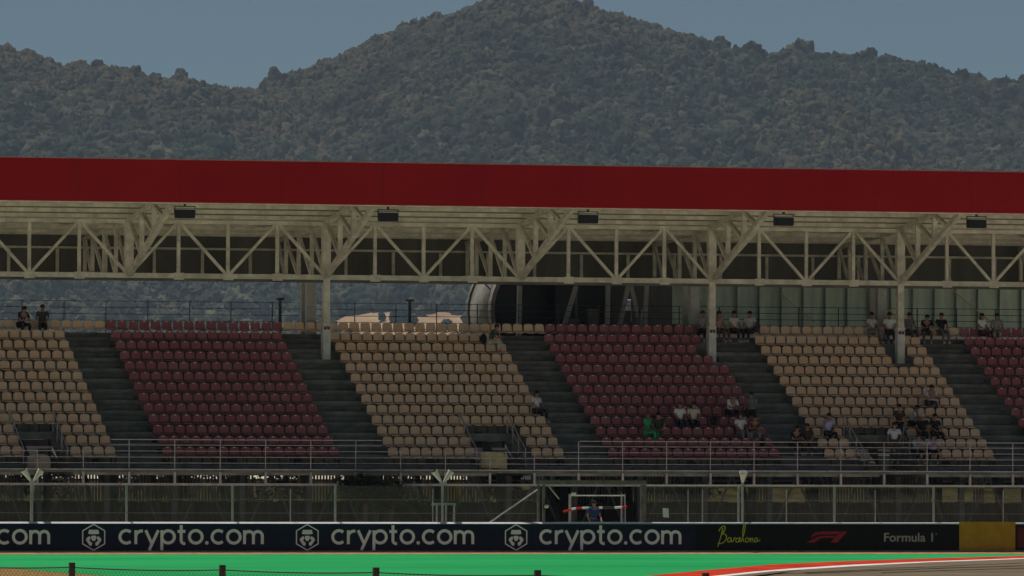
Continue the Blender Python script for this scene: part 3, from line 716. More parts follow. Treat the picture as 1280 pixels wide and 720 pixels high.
def word(b, s, x, z, X1, xh, w, y):
    tot = sum(LET[c][1]+.10 for c in s)-.1; k = (X1-x)/tot; cx = x; lay = 0
    for c in s:
        for st in LET[c][0]:
            lay += 1; yy = y - .0012*(lay % 3)
            if st[0] == 'closed': ribbon(b, [(cx+p[0]*k, z+p[1]*xh) for p in st[1]], w, yy, closed=True)
            elif st[0] == 'dot':
                p = st[1]; b.prism([(cx+p[0]*k+.62*w*math.cos(t), yy, z+p[1]*xh+.62*w*math.sin(t)) for t in (2*math.pi*q/12 for q in range(12))], (0, .006, 0))
            else: ribbon(b, [(cx+p[0]*k, z+p[1]*xh) for p in st], w, yy)
        cx += (LET[c][1]+.10)*k
def emblem(b, x, z, r, y):
    hexp = [(x+r*math.sin(R(60*k)), z+r*math.cos(R(60*k))) for k in range(6)]
    ribbon(b, hexp, r*.09, y, closed=True)
    def poly(pts): b.prism([(x+px*r, y, z+pz*r) for px, pz in pts], (0, .006, 0))
    poly([(-.36, .58), (.36, .58), (.44, .28), (.30, .24), (-.30, .24), (-.44, .28)])
    poly([(-.17, .12), (.17, .12), (.22, -.06), (.09, -.28), (-.09, -.28), (-.22, -.06)])
    for s_ in (-1, 1):
        poly([(s_*.30, .10), (s_*.52, -.02), (s_*.62, -.20), (s_*.34, -.62), (s_*.16, -.66), (s_*.12, -.44), (s_*.34, -.26), (s_*.24, -.06)][::s_])
YP = YB-.012
def banner(name, px0, px1, m, label):
    x0, x1 = at(px0, 671, YB).x, at(px1, 671, YB).x
    r = MB().box((x0+.001, YP, .065), (x1-.001, YB-.002, 1.215)).build(name, m); tag(r, label, 'banner', 'banners along the barrier wall'); return r
YT = YP-.008
for px0, px1, ex, t0, t1, lab in ((-190, 76, -152, -122, 63, 'navy banner cut off by the left edge, only its last pale letters in view'),
      (76, 345, 117, 147, 330, 'navy banner with pale lion hexagon and web address, leftmost one seen whole'),
      (345, 606, 384, 413, 593, 'navy banner with hexagon emblem and web address, below the middle twin lamp'),
      (606, 869, 645, 673, 852, 'navy banner with hexagon emblem and web address, below the marshal in blue')):
    B = banner('advertising_banner', px0, px1, MT['navy'], lab)
    a, c_ = at(t0, 671, YB).x, at(t1, 671, YB).x; e = at(ex, 671, YB)
    b = MB(); word(b, 'crypto.com', a+.05, .345, c_+.0, .63, .128, YT); b.build('lettering', MT['white_ink'], B)
    b = MB(); emblem(b, e.x, .64, .555, YT); b.build('emblem', MT['white_ink'], B)
B = banner('advertising_banner', 869, 1199, MT['blackvinyl'], 'black banner with lime script, red racing mark and grey words, right of the navy banners')
# script lettering
x0, x1 = at(897, 671, YB).x, at(950, 671, YB).x; k = (x1-x0)/9.4; z0 = .36
def cub(p0, p1, p2, p3, n=7): return [tuple((1-t)**3*a+3*(1-t)**2*t*b_+3*(1-t)*t*t*c_+t**3*d for a, b_, c_, d in zip(p0, p1, p2, p3)) for t in (q/n for q in range(n+1))]
S_ = [cub((1.1, 3.4), (.9, 2), (.5, .6), (.0, -.9)), cub((.2, 2.6), (1.0, 4.6), (2.6, 4.0), (1.0, 2.0)) + cub((1.0, 2.0), (2.8, 2.3), (1.9, -.6), (.0, -.2))[1:],
      cub((2.9, 1.1), (2.2, 1.5), (1.9, .2), (2.5, .1)) + cub((2.5, .1), (2.8, .2), (2.9, .8), (3.0, 1.1))[1:] + cub((3.0, 1.1), (2.9, .4), (3.0, -.1), (3.5, .5))[1:] + cub((3.5, .5), (3.6, 1.3), (3.8, 1.3), (3.9, .9))[1:],
      cub((4.6, 1.0), (4.0, 1.4), (3.7, .0), (4.4, .1)) + cub((4.4, .1), (4.9, .4), (5.2, 1.2), (4.9, 1.2))[1:] + cub((4.9, 1.2), (4.5, .8), (4.7, .0), (5.2, .3))[1:] + cub((5.2, .3), (5.9, 1.8), (6.4, 4.6), (5.9, 4.4))[1:] + cub((5.9, 4.4), (5.5, 3.6), (5.3, .2), (5.9, .2))[1:],
      cub((6.6, 1.1), (6.0, 1.3), (6.0, .0), (6.5, .1)) + cub((6.5, .1), (7.0, .4), (6.9, 1.1), (6.6, 1.1))[1:] + cub((6.6, 1.1), (6.9, .8), (7.1, .9), (7.2, 1.1))[1:] + cub((7.2, 1.1), (7.2, .5), (7.2, .3), (7.2, .1))[1:] + cub((7.2, .1), (7.5, 1.4), (7.9, 1.4), (7.8, .1))[1:],
      cub((8.7, 1.1), (8.1, 1.3), (8.0, .0), (8.4, .1)) + cub((8.4, .1), (8.7, .3), (8.8, .9), (8.8, 1.1))[1:] + cub((8.8, 1.1), (8.7, .4), (8.8, .0), (9.4, .7))[1:]]
b = MB()
for q, st in enumerate(S_): ribbon(b, [(x0+p[0]*k, z0+.05+p[1]*k*.92) for p in st], .034, YT-.0012*(q % 3))
b.build('script_lettering', MT['lime_ink'], B)
x0, x1 = at(1008, 671, YB).x, at(1056, 671, YB).x; w = x1-x0; z0, h = .415, .49; b = MB()
def f1(pts): b.prism([(x0+p[0]*w, YT, z0+p[1]*h) for p in pts], (0, .006, 0))
f1([(.0, .0), (.20, .0), (.36, .38), (.44, .44), (.70, .44), (.60, .30), (.78, .62), (.40, .62), (.30, .56)][:5] + [(.76, .60), (.42, .60), (.30, .52)])
f1([(.11, .43), (.28, .70), (.36, .75), (.80, .75), (.90, 1.0), (.42, 1.0), (.26, .94), (.18, .80)])
f1([(.62, .0), (.80, .0), (1.06, 1.0), (.93, 1.0), (.84, .74), (.78, .60)])
b.build('red_mark', MT['red_ink'], B)
def text(s, px0, px1, zb, height, m, parent, bold=.0):
    cu = bpy.data.curves.new('lettering', 'FONT'); cu.body = s; cu.size = 1; cu.extrude = .004; cu.offset = bold
    o = bpy.data.objects.new('tmp', cu); col.objects.link(o)
    dg = bpy.context.evaluated_depsgraph_get(); me = bpy.data.meshes.new_from_object(o.evaluated_get(dg)); bpy.data.objects.remove(o)
    vs = [v.co.copy() for v in me.vertices]; mx = max(v.x for v in vs); mn = min(v.x for v in vs); mz = max(v.y for v in vs); mzn = min(v.y for v in vs)
    a, c_ = at(px0, 671, YB).x, at(px1, 671, YB).x; off = world_loc(parent)
    for v, p in zip(me.vertices, vs):
        v.co = Vector((a+(p.x-mn)/(mx-mn)*(c_-a), YT+.003-p.z, zb+(p.y-mzn)/(mz-mzn)*height))-off
    me.materials.append(m); o = bpy.data.objects.new('lettering', me); col.objects.link(o); o.parent = parent
    return o
text('Formula 1', 1105, 1166, .455, .385, MT['grey_ink'], B, .012)
b = MB(); xa = at(1169, 671, YB).x
b.box((xa, YT, .80), (xa+.09, YT+.006, .815)); b.box((xa+.035, YT+.0005, .74), (xa+.05, YT+.006, .80)); b.build('small_mark', MT['grey_ink'], B)
banner('advertising_banner', 1199, 1269, MT['yellow'], 'plain yellow banner at the right end of the black banner')
B = banner('advertising_banner', 1269, 1500, MT['blackvinyl'], 'dark banner with maroon panel cut off by the right edge')
b = MB(); b.box((at(1272, 671, YB).x, YT, .2), (at(1420, 671, YB).x, YT+.006, 1.08)); b.build('maroon_panel', MT['maroon'], B)
b = MB(); 
yb_ = at(1199, 671, YB).x; b.box((yb_, YB-.04, 1.216), (at(1269, 671, YB).x, YB+.285, 1.33)); yc = b.build('yellow_capping', MT['yellow'], BW)

# ------------------------------------------------------------------ debris fence
YD = YB+.42
DF = empty('debris_fence', (XM, YD, 0)); tag(DF, 'tall wire mesh debris fence on steel posts behind the advertising banners', 'fence')
FT = 2.88
gx0, gx1 = at(674, 640, YD).x, at(805, 640, YD).x
pxs = [-91, 39, 158, 290.5, 419, 541, 878, 923, 983, 1043, 1167, 1286, 1400]
for px in pxs + [363, 1094, 1254, 860]:
    thin = px in (363, 860, 983, 1094, 1254, 878, 541)
    x = at(px, 640, YD).x; r_ = .028 if thin else .055
    MB().tube((x, YD, 0), (x, YD, FT if not thin else FT-.15), r_, 8).build('fence_post', MT['galv'], DF)
def mesh_wires(name, a, c_, z0, z1, y, sp, r, m, par, fn=None):
    b = MB(); h = z1-z0; x = a-h
    while x < c_:
        for s_ in (1, -1):
            xa, xb_ = (x, x+h) if s_ == 1 else (x+h, x)
            za, zb = z0, z1
            # clip to a..c_
            def cl(xq): return max(a, min(c_, xq))
            t0 = (cl(xa)-xa)/(xb_-xa); t1 = (cl(xb_)-xa)/(xb_-xa)
            if abs(t1-t0) > 1e-3:
                P = (xa+(xb_-xa)*t0, y+s_*r*.6, za+(zb-za)*t0); Q = (xa+(xb_-xa)*t1, y+s_*r*.6, za+(zb-za)*t1)
                if fn: P, Q = fn(P), fn(Q)
                b.tube(P, Q, r, 3)
        x += sp
    return b.build(name, m, par)
for q, (a, c_) in enumerate(((at(-330, 640, YD).x, gx0-.1), (gx1+.1, at(1500, 640, YD).x))):
    mesh_wires('wire_mesh', a, c_, .1, FT-.02, YD-.06, .105, .0023, MT['wire'], DF)
    b = MB()
    for z in (1.68, 2.26): b.tube((a, YD-.065, z), (c_, YD-.065, z), .011, 5)
    if q: b.tube((a, YD, FT), (c_, YD, FT), .03, 6)
    b.build('tension_wire', MT['wire'], DF)
b = MB(); b.tube((at(611, 653, YD-.1).x, YD-.1, 1.26), (gx0-.1, YD-.1, 2.72), .04, 6); b.build('brace', MT['galv'], DF)
# gate frame in the fence
GT = empty('gate_frame', (at(740, 640, YD).x, YD, 0)); tag(GT, 'wide steel gantry frame forming an opening in the debris fence, above the marshal', 'gate')
for px in (673, 679.5, 802, 806): 
    x = at(px, 640, YD).x; MB().box((x-.055, YD-.06, 0), (x+.055, YD+.06, 2.93)).build('gate_post', MT['gate'], GT)
MB().box((gx0-.15, YD-.08, 2.94), (gx1+.1, YD+.08, 3.12)).build('top_beam', MT['gate'], GT)
b = MB(); b.bar((at(685, 640, YD).x, YD, 2.9), (at(699, 640, YD).x, YD, 2.3), .05); b.build('corner_brace', MT['steel_grey'], GT)
# inner pale frame, boom, marshal
PFR = empty('steel_frame', (at(745, 640, YD+1.2).x, YD+1.2, 0)); tag(PFR, 'pale tubular frame standing behind the opening in the debris fence', 'frame')
for px, w in ((712.5, .09), (777, .06), (782, .05)):
    x = at(px, 640, YD+1.2).x; b = MB(); b.bar((x, YD+1.2, 0), (x-.04 if px == 782 else x, YD+1.2, 2.52), w); b.build('upright', MT['galv'], PFR)
b = MB(); b.tube((at(712, 640, YD+1.2).x, YD+1.2, 2.45), (at(780, 640, YD+1.2).x, YD+1.2, 2.45), .028, 6); b.build('crossbar', MT['galv'], PFR)
b = MB(); x = at(715, 640, YD+1.2).x; b.box((x-.05, YD+1.05, 2.46), (x+.14, YD+1.15, 2.58)); b.build('lamp', MT['lamp_pale'], PFR)
BO = empty('striped_boom', (at(745, 637, YD+.7).x, YD+.7, 0)); tag(BO, 'red and white striped barrier pole across the fence opening', 'barrier pole')
cols_ = ['kerb_red', 'kerb_red', 'line_white', 'kerb_red', 'line_white', 'black', 'line_white', 'black', 'line_white', 'kerb_red']
bxs = [704, 709, 714, 719.5, 727.5, 736, 748.5, 753, 768, 777, 783.5]; bys = [639.5, 638.5, 636.5, 635.5, 635, 635, 635, 634.6, 634.6, 634, 633.5]
for k in range(10):
    p, q_ = at(bxs[k], bys[k], YD+.7), at(bxs[k+1], bys[k+1], YD+.7)
    MB().tube(p, q_, .05, 8).build('stripe', MT[cols_[k]], BO)
for px in (716, 780): p = at(px, 635, YD+.75); MB().tube((p.x, p.y, 0), (p.x, p.y, p.z-.04), .035, 6).build('leg', MT['dark_steel'], BO)
p = at(743, 640, YD+.45)
ma = person('track marshal in blue overalls and black cap standing at the fence opening', p.x, p.y+.1, .32, pose='stand', top=(.02,.05,.16), legs=(.02,.05,.16), hair=(.012,.012,.014), style='cap', rz=.3, group='marshals')
tag(ma, 'person in blue overalls and black cap standing at the opening in the fence')
b = MB(); b.box((p.x-.6, YD+.2, 0), (p.x+.6, YD+.9, .318)); pl = b.build('platform', MT['timber'], None); tag(pl, 'low wooden standing platform under the person in blue overalls', 'platform')
SN = MB(); a = at(829, 636, YD-.1); SN.prism([(a.x, YD-.1, 1.52), (a.x+.26, YD-.1, 1.50), (a.x+.24, YD-.1, 1.90), (a.x-.02, YD-.1, 1.92)], (0, .012, 0)); tag(SN.build('notice_sheet', MT['lamp_pale']), 'small white notice sheet hung on the debris fence right of the opening', 'notice')
p = at(683, 633, YD-.12); ML = empty('bulkhead_lamp', (p.x, YD-.12, p.z)); b = MB(); b.ellipsoid((0, 0, 0), (.11, .09, .08), 12, 6); b.build('dome', MT['lamp_pale'], ML, smooth=True, local=True)
b = MB(); b.box((-.14, .0, -.05), (-.05, .1, .05)); b.build('mount', MT['dark_steel'], ML, local=True); tag(ML, 'small pale dome lamp fixed by the left posts of the fence opening', 'lamp')
# twin lamps on poles
def twin():
    r = empty('twin_lamp', (0, 0, 0))
    MB().tube((0, 0, 0), (0, 0, 3.05), .05, 8).build('pole', MT['galv'], r, local=True)
    for s_ in (-1, 1):
        b = MB(); b.tube((s_*.05, 0, 3.02), (s_*.38, -.05, 3.5), .045, 10, .15); hd = b.build('lamp_head', MT['lamp_pale'], r, local=True)
        b = MB(); b.tube((s_*.382, -.05, 3.503), (s_*.39, -.051, 3.515), .13, 10); b.build('lens', MT['darkglass'], hd, local=True)
    b = MB(); b.box((-.12, -.05, 2.96), (.12, .05, 3.05)); b.build('bracket', MT['galv'], r, local=True)
    return r
tw = twin()
for k, (px, lab, rz) in enumerate(((40, 'twin horn lamp on a pole near the left edge of the debris fence', 0), (553, 'twin horn lamp on a pole at the middle of the fence, below the tan seats', 0), (928, 'twin horn lamp on a pole right of the fence opening', 1.15))):
    o = tw if k == 0 else copy_tree(tw); o.location = (at(px, 640, YD+.25).x, YD+.25, 0); o.rotation_euler.z = rz
    tag(o, lab, 'lamp', 'twin lamps on the debris fence')
# equipment stand beside the middle lamp
p = at(553, 640, YD+.6); ES = empty('equipment_table', (p.x, p.y, 0)); 
MB().box((-.42, -.25, 2.02), (.55, .25, 2.12)).build('table_top', MT['palegrey'], ES, local=True)
for x in (-.3, .12, .48): MB().box((x-.035, -.2, 0), (x+.035, -.13, 2.018)).build('leg', MT['steel_grey'], ES, local=True)
tag(ES, 'tall grey steel table behind the fence below the middle twin lamp', 'table')
b = MB(); p = at(572, 615, 333); b.box((p.x-.1, 332.95, 0), (p.x+.1, 333.05, 2.9)); b.ellipsoid((p.x, 333, 2.9), (.1, .05, .08), 8, 5); tag(b.build('marker_post', mat('marker_yellow', (.55, .52, .04), .6)), 'yellow green marker post standing right of the steel table, partly hidden by boards', 'post')

# ------------------------------------------------------------------ behind and below the stand
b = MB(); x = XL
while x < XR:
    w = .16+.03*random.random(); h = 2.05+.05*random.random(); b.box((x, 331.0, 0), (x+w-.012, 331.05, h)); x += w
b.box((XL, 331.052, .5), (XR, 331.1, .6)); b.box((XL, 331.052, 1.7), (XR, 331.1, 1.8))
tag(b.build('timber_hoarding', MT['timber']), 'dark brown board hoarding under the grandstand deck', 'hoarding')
b = MB(); x = XL
while x < XR:
    if (math.sin(x*.55)+.5*math.sin(x*1.7)) > -.55:
        h = 3.6+.25*random.random(); b.box((x, 340.2, .5), (x+.09, 340.24, h))
    x += .15
b.box((XL, 340.25, 1.2), (XR, 340.3, 1.28)); b.box((XL, 340.25, 3.0), (XR, 340.3, 3.08))
tag(b.build('paling_fence', MT['paling']), 'pale upright paling fence seen through the open space under the stand', 'fence')
def leaf_cloud(b, c, r, n, size, rnd, flat=1.0):
    for _ in range(n):
        d = Vector((rnd.gauss(0, 1), rnd.gauss(0, 1), rnd.gauss(0, 1))).normalized()*(rnd.random()**.4)
        p = Vector((c[0]+d.x*r[0], c[1]+d.y*r[1], c[2]+d.z*r[2])); a = Vector((rnd.gauss(0, 1), rnd.gauss(0, 1), rnd.gauss(0, 1)*flat)).normalized(); e = a.orthogonal().normalized(); s_ = size*rnd.uniform(.6, 1.4)
        b.add([p-a*s_, p+e*s_*.45, p+a*s_, p-e*s_*.45], [(0, 1, 2, 3)])
rnd = random.Random(3)
SHL = ['sunlit bush behind the paling fence below the left tan block', 'bush behind the paling fence below the left aisle', 'bush behind the paling fence below the left red block', 'bush behind the paling fence right of the dark palms', 'bush behind the paling fence below the middle tan stairwell', 'bush behind the paling fence below the middle red block', 'bush behind the paling fence below the right tan block']
for lab, px in zip(SHL, (60, 190, 330, 470, 600, 850, 1120)):
    p = at(px, 600, 342.5); r = empty('bush', (p.x, 342.5, 1.3))
    b = MB()
    for q in range(5): leaf_cloud(b, (rnd.uniform(-2, 2), rnd.uniform(-.6, .6), 1.6+rnd.uniform(-.3, .5)), (1.1, .8, 1.0), 260, .14, rnd)
    b.build('foliage', MT['foliage'], r, local=True)
    b = MB()
    for q in range(5): b.tube((rnd.uniform(-.2, .2), 0, -.3), (rnd.uniform(-1.6, 1.6), rnd.uniform(-.3, .3), 1.6), .05, 6, .02)
    b.build('stems', MT['bark'], r, local=True)
    tag(r, lab, 'bush', 'bushes behind the stand')
def palm(label, px, h, n, Y=323.2):
    p = at(px, 620, Y); r = empty('palm_shrub', (p.x, Y, 0)); b = MB()
    b.tube((0, 0, 0), (.1, 0, h*.55), .16, 8, .11); b.build('trunk', MT['bark'], r, local=True)
    b = MB()
    for q in range(n):
        a = 2*math.pi*q/n+rnd.uniform(-.3, .3); el = rnd.uniform(.1, 1.25); L = rnd.uniform(.8, 1.25); o_ = Vector((.1, 0, h*.55)); d = Vector((math.cos(a)*math.cos(el), math.sin(a)*math.cos(el), math.sin(el))); prev = o_
        for s_ in range(7):
            nx2 = prev + d*(L/7); d = (d+Vector((0, 0, -.17))).normalized(); sd = d.cross(Vector((0, 0, 1))).normalized()
            b.bar(prev, nx2, .022)
            for s2 in (-1, 1):
                for u in (.12, .37, .62, .87):
                    m_ = prev.lerp(nx2, u); tip = m_ + sd*s2*(.30-.028*s_) + d*.14 + Vector((0, 0, -.08)); b.add([m_-d*.012, m_+d*.05, tip], [(0, 1, 2)])
            prev = nx2
    for q in range(4): leaf_cloud(b, (rnd.uniform(-.7, .7), rnd.uniform(-.3, .3), h*.62+rnd.uniform(-.6, .35)), (.6, .4, .6), 150, .13, rnd)
    b.build('fronds', MT['foliage_dark'], r, local=True); tag(r, label, 'palm', 'dark palms before the stand')
palm('taller dark palm shrub before the aisle between left red and middle tan seats', 455, 4.3, 46)
palm('shorter dark palm shrub, right of the taller one before the aisle', 487, 3.8, 40)
palm('low dark palm shrub left of the middle steel table behind the fence', 520, 2.6, 24)

# rear buildings
YG = 353.0
GB = empty('panelled_building', (at(1080, 400, YG).x, YG, 2.9)); tag(GB, 'building clad in pale green panels behind the right half of the stand', 'building')
gx = at(838, 385, YG).x; ge = at(1420, 385, YG).x
MB().box((gx, YG+.25, 2.9), (ge, YG+8, 14.2)).build('wall', MT['conc_dark'], GB)
MB().box((gx-3.4, YG-.5, 10.05), (ge, YG+.24, 10.32)).build('ledge', MT['lamp_pale'], GB)
MB().box((gx-.5, YG-.6, 13.6), (ge, YG+.24, 13.9)).build('eave', MT['steel'], GB)
x = gx; k = 0
while x < ge:
    w = 1.15; b = MB(); b.prism([(x, YG-.10, 10.33), (x, YG-.10, 13.58), (x+w-.03, YG+.10, 13.58), (x+w-.03, YG+.10, 10.33)], (0, .06, 0)); b.build('panel', MT['glassgreen'], GB)
    MB().box((x+w-.028, YG-.04, 10.33), (x+w-.004, YG+.2, 13.58)).build('fin', MT['steel_grey'], GB); x += w; k += 1
b = MB()
for k, x in enumerate(np.arange(gx+.5, ge, 4.7)): b.bar((x, YG-.35, 12.6), (x+2.2, YG-.35, 10.9), .05)  # slanting yellow bars modelled as the panels' reflections, not a real rail
b.build('handrail_or_reflection', mat('yellow_reflection', (.55, .42, .16), .4, .3), GB)
DR = empty('drum_tunnel', (at(660, 385, 350).x, 346, 9.9)); tag(DR, 'pale grey drum shaped tunnel end with dark mouth behind the middle of the stand', 'tunnel')
rad = 2.9; cx, cz = at(611, 385, 346.3).x + rad, 11.2
def ring(y0, y1, ro, ri, n=40):
    b = MB(); vs = []
    for t in (2*math.pi*q/n for q in range(n)):
        c, s_ = math.cos(t), math.sin(t); vs += [(cx+ro*c, y0, cz+ro*s_), (cx+ri*c, y0, cz+ri*s_), (cx+ri*c, y1, cz+ri*s_), (cx+ro*c, y1, cz+ro*s_)]
    fs = []
    for q in range(n):
        a, e = 4*q, 4*((q+1) % n)
        for u in range(4): fs.append((a+u, a+(u+1) % 4, e+(u+1) % 4, e+u))
    return b.add(vs, fs)
ring(346.0, 346.5, rad, rad-.2).build('front_rim', MT['conc'], DR, smooth=False)
ring(346.5, 350.0, rad-.08, rad-.18).build('shell', MT['conc'], DR, smooth=True)
ring(350.0, 350.3, rad+.02, rad-.2).build('rear_rim', MT['conc'], DR)
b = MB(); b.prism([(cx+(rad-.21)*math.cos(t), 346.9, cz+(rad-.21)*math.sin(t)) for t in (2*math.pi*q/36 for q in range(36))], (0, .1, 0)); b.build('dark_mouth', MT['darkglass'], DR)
b = MB(); b.bar((cx-rad-.1, 347, 12.6), (cx-rad+.9, 347, 11.6), .06); b.bar((cx-1.2, 347.5, 2.9), (cx-1.2, 347.5, 10.0), .3); b.bar((cx+1.2, 347.5, 2.9), (cx+1.2, 347.5, 10.0), .3); b.build('support', MT['dark_steel'], DR)
DP = empty('dark_pavilion', (at(720, 385, 351).x, 351, 2.9)); tag(DP, 'dark walled pavilion between the drum tunnel and the green panelled building', 'building')
xa, xb_ = at(694, 385, 345.5).x, at(764, 385, 345.5).x
MB().box((xa, 345.5, 2.9), (xb_, 358, 13.8)).build('wall', MT['darkglass'], DP)
MB().box((xb_+.01, 352.4, 2.9), (gx-.1, 358, 13.8)).build('side_wall', MT['rear'], DP)
cb = MB()
for x_, w_, z_, h_ in ((xa+.4, .7, 9.9, .9), (xa+1.5, .5, 10.0, 1.3), (xb_+.3, .9, 9.9, .8), (xb_+1.5, .6, 10.2, 1.1), (xb_+2.4, .8, 9.9, .7)): cb.box((x_, 345.0, z_), (x_+w_, 345.45, z_+h_))
for x_ in (xa+.9, xb_+.9, xb_+1.9): cb.box((x_, 345.1, 9.8), (x_+.09, 345.2, 12.6))
cb.box((xa, 345.0, 9.6), (xb_+3.4, 345.46, 9.9)); cb.build('service_boxes', MT['conc_dark'], DP)
MB().box((at(700, 385, 350.7).x, 350.4, 9.6), (gx-3.5, 350.98, 10.2)).build('plinth', MT['conc'], DP)
SF = empty('strut_frame', (at(730, 385, 344).x, 344, 9.85)); tag(SF, 'pale steel props, some upright and some slanted, behind the middle red seats', 'frame')
for a, c_, m in (((649.5, 357), (648.5, 412), 'palegrey'), ((720, 358), (699, 412), 'palegrey'), ((760, 355), (759, 412), 'steel_grey'), ((785, 357), (770, 412), 'steel_grey'), ((788, 357), (806, 405), 'steel_grey'), ((808, 357), (805, 412), 'steel_grey')):
    p, q_ = at(*a, 343.6), at(*c_, 343.6); q_.z = 9.6; MB().bar(p, q_, .2, .2).build('prop', MT[m], SF)
b = MB(); b.box((at(647, 400, 343.6).x-.3, 343.2, 9.3), (at(808, 400, 343.6).x+.3, 344, 9.6)); b.box((at(640, 400, 343.6).x, 343.4, 2.5), (at(640, 400, 343.6).x+.4, 343.8, 9.3)); b.box((at(806, 400, 343.6).x, 343.4, 2.5), (at(806, 400, 343.6).x+.4, 343.8, 9.3)); b.build('base_beam', MT['conc_dark'], SF)
p = at(792, 381, 349); EB = empty('equipment_box', (p.x, 349.6, 10.2)); MB().box((-.2, -.2, 1.12), (.2, .2, 1.66)).build('cabinet', MT['white_ink'], EB, local=True, bevel=.02); MB().box((-.05, -.05, 0), (.05, .05, 1.01)).build('post', MT['dark_steel'], EB, local=True)
tag(EB, 'white equipment cabinet on a post behind the middle red seats', 'cabinet')

# ------------------------------------------------------------------ foreground fence
FG = empty('foreground_fence', (*(atz(470, 709, 2.18).xy), 0)); tag(FG, 'dark wire mesh fence with square posts along the bottom edge of the photo', 'fence')
fp = [atz(90-188*2, 697.8, 2.18), atz(90-188, 700.4, 2.18), atz(90, 703.2, 2.18), atz(278, 706.2, 2.18), atz(470, 709.3, 2.18), atz(672, 712.6, 2.18), atz(882, 716.2, 2.18), atz(1100, 720, 2.18), atz(1330, 724, 2.18)]
A, Z_ = fp[0], fp[-1]; dirv = (Z_-A); dirv.z = 0; LN = dirv.length; dirv.normalize()
for p in fp:
    MB().box((-.045, -.045, 0), (.045, .045, 2.18)).build('fence_post', MT['post_dark'], FG).location = (p.x-FG.location.x, p.y-FG.location.y, 0)
for o in FG.children:   # posts were built round the fence origin
    o.data.transform(Matrix.Translation(FG.location))
def along(P): q = A + dirv*P[0]; return (q.x, q.y + P[1], P[2])
mesh_wires('wire_mesh', 0, LN, .3, 2.08, 0, .085, .0025, MT['wire_dark'], FG, along)
b = MB()
for k in range(len(fp)-1):
    for s_ in range(10):
        t0, t1 = s_/10, (s_+1)/10; sag = lambda t: -.10*t*(1-t)
        p, q_ = fp[k].lerp(fp[k+1], t0), fp[k].lerp(fp[k+1], t1); b.tube((p.x, p.y, 2.10+sag(t0)), (q_.x, q_.y, 2.10+sag(t1)), .011, 5)
b.build('top_wire', MT['wire_dark'], FG)

# ------------------------------------------------------------------ hills and forest
RIDGE = np.array([(-500, 40), (-200, 60), (0, 110), (200, 125), (300, 118), (325, 107), (340, 99), (370, 89), (420, 69), (470, 46), (500, 28), (560, 15), (600, -1), (640, -13), (690, -6), (715, 3), (740, 7), (780, 20), (830, 36), (880, 50), (930, 62), (970, 67), (1030, 67), (1080, 71), (1125, 77), (1180, 86), (1220, 98), (1250, 102), (1280, 94), (1350, 80), (1500, 60), (1800, 90)], float)
LEFT = np.array([(-500, 20), (-200, 35), (0, 56), (30, 61), (60, 73), (130, 79), (180, 86), (250, 97), (310, 106), (330, 112), (420, 150), (520, 205), (640, 280), (800, 400), (1000, 520), (1800, 570)], float)
SPUR = np.array([(-500, 560), (700, 560), (820, 60+330), (900, 260), (960, 148), (990, 140), (1040, 152), (1100, 190), (1160, 225), (1300, 290), (1500, 400), (1800, 560)], float)
def prof(T, u, d):
    y = np.interp(u, T[:, 0], T[:, 1]); return (579.0 + (u-640)*.003 - y)
HS = 2.2
def elev(u, d):
    """height above the camera in metres at lateral px u and forward distance d"""
    def hill(T, d0, dr):
        H = prof(T, u, d)*dr/F_PX; t = (d-d0)/(dr-d0)
        g_ = np.where(t < 1, np.clip(t, 0, 1)**.85, np.clip(1-(t-1)*1.1, 0, 1))
        return H*g_
    return np.maximum.reduce([hill(RIDGE, 2800*HS, 3900*HS), hill(LEFT, 2800*HS, 3650*HS), hill(SPUR, 2800*HS, 3450*HS)])
def nz_(x, y, s, seed): return mnoise.noise(Vector((x*s, y*s, seed)))
NU, ND = 150, 70
us = np.linspace(-420, 1700, NU); ds = np.linspace(2700*HS, 4800*HS, ND)
hv = []
for d in ds:
    e = elev(us, np.full(NU, d))
    for u, h in zip(us, e):
        p = fh*d + rh*((u-640)/F_PX*d)
        n = nz_(p.x, p.y, 1/260/HS, 1)*20*HS + nz_(p.x, p.y, 1/110/HS, 5)*8*HS
        hv.append((p.x, p.y, ZC + h - 5*HS + n*min(1, max(0, (d/HS-2800)/300))*max(0.1, min(1, abs(3900-d/HS)/450))))
HV = np.array(hv).reshape(ND, NU, 3)
hb = MB(); hb.add(hv, [(j*NU+i, j*NU+i+1, (j+1)*NU+i+1, (j+1)*NU+i) for j in range(ND-1) for i in range(NU-1)])
hm = mat('hill_ground', (.05, .045, .022), .95, var=.4, scale=.02)
hill = hb.build('hills', hm, None, smooth=True); tag(hill, kind='structure')
# dry field on the lower slope
def field_px(px, py):
    # ray against the hill grid, returns the point on the slope
    best = None
    for d in np.linspace(2810*HS, 3900*HS, 900):
        u = px; h = float(elev(np.array([u]), np.array([d]))[0]); yv = 579 + (px-640)*.003 - h*F_PX/d
        if yv <= py: return fh*d + rh*((u-640)/F_PX*d)
    return None
fpoly = [(412, 374), (430, 366), (462, 362), (505, 365), (530, 368), (560, 360), (588, 366), (606, 400), (610, 428), (520, 432), (440, 430), (418, 410)]
FPT = [field_px(*p) for p in fpoly]
FP2 = np.array([(p.x, p.y) for p in FPT])
def in_poly(X, Y, P):
    ins = np.zeros(X.shape, bool); n = len(P)
    for i in range(n):
        (x1, y1), (x2, y2) = P[i], P[(i+1) % n]
        c = ((y1 > Y) != (y2 > Y)) & (X < (x2-x1)*(Y-y1)/(y2-y1+1e-12)+x1); ins ^= c
    return ins
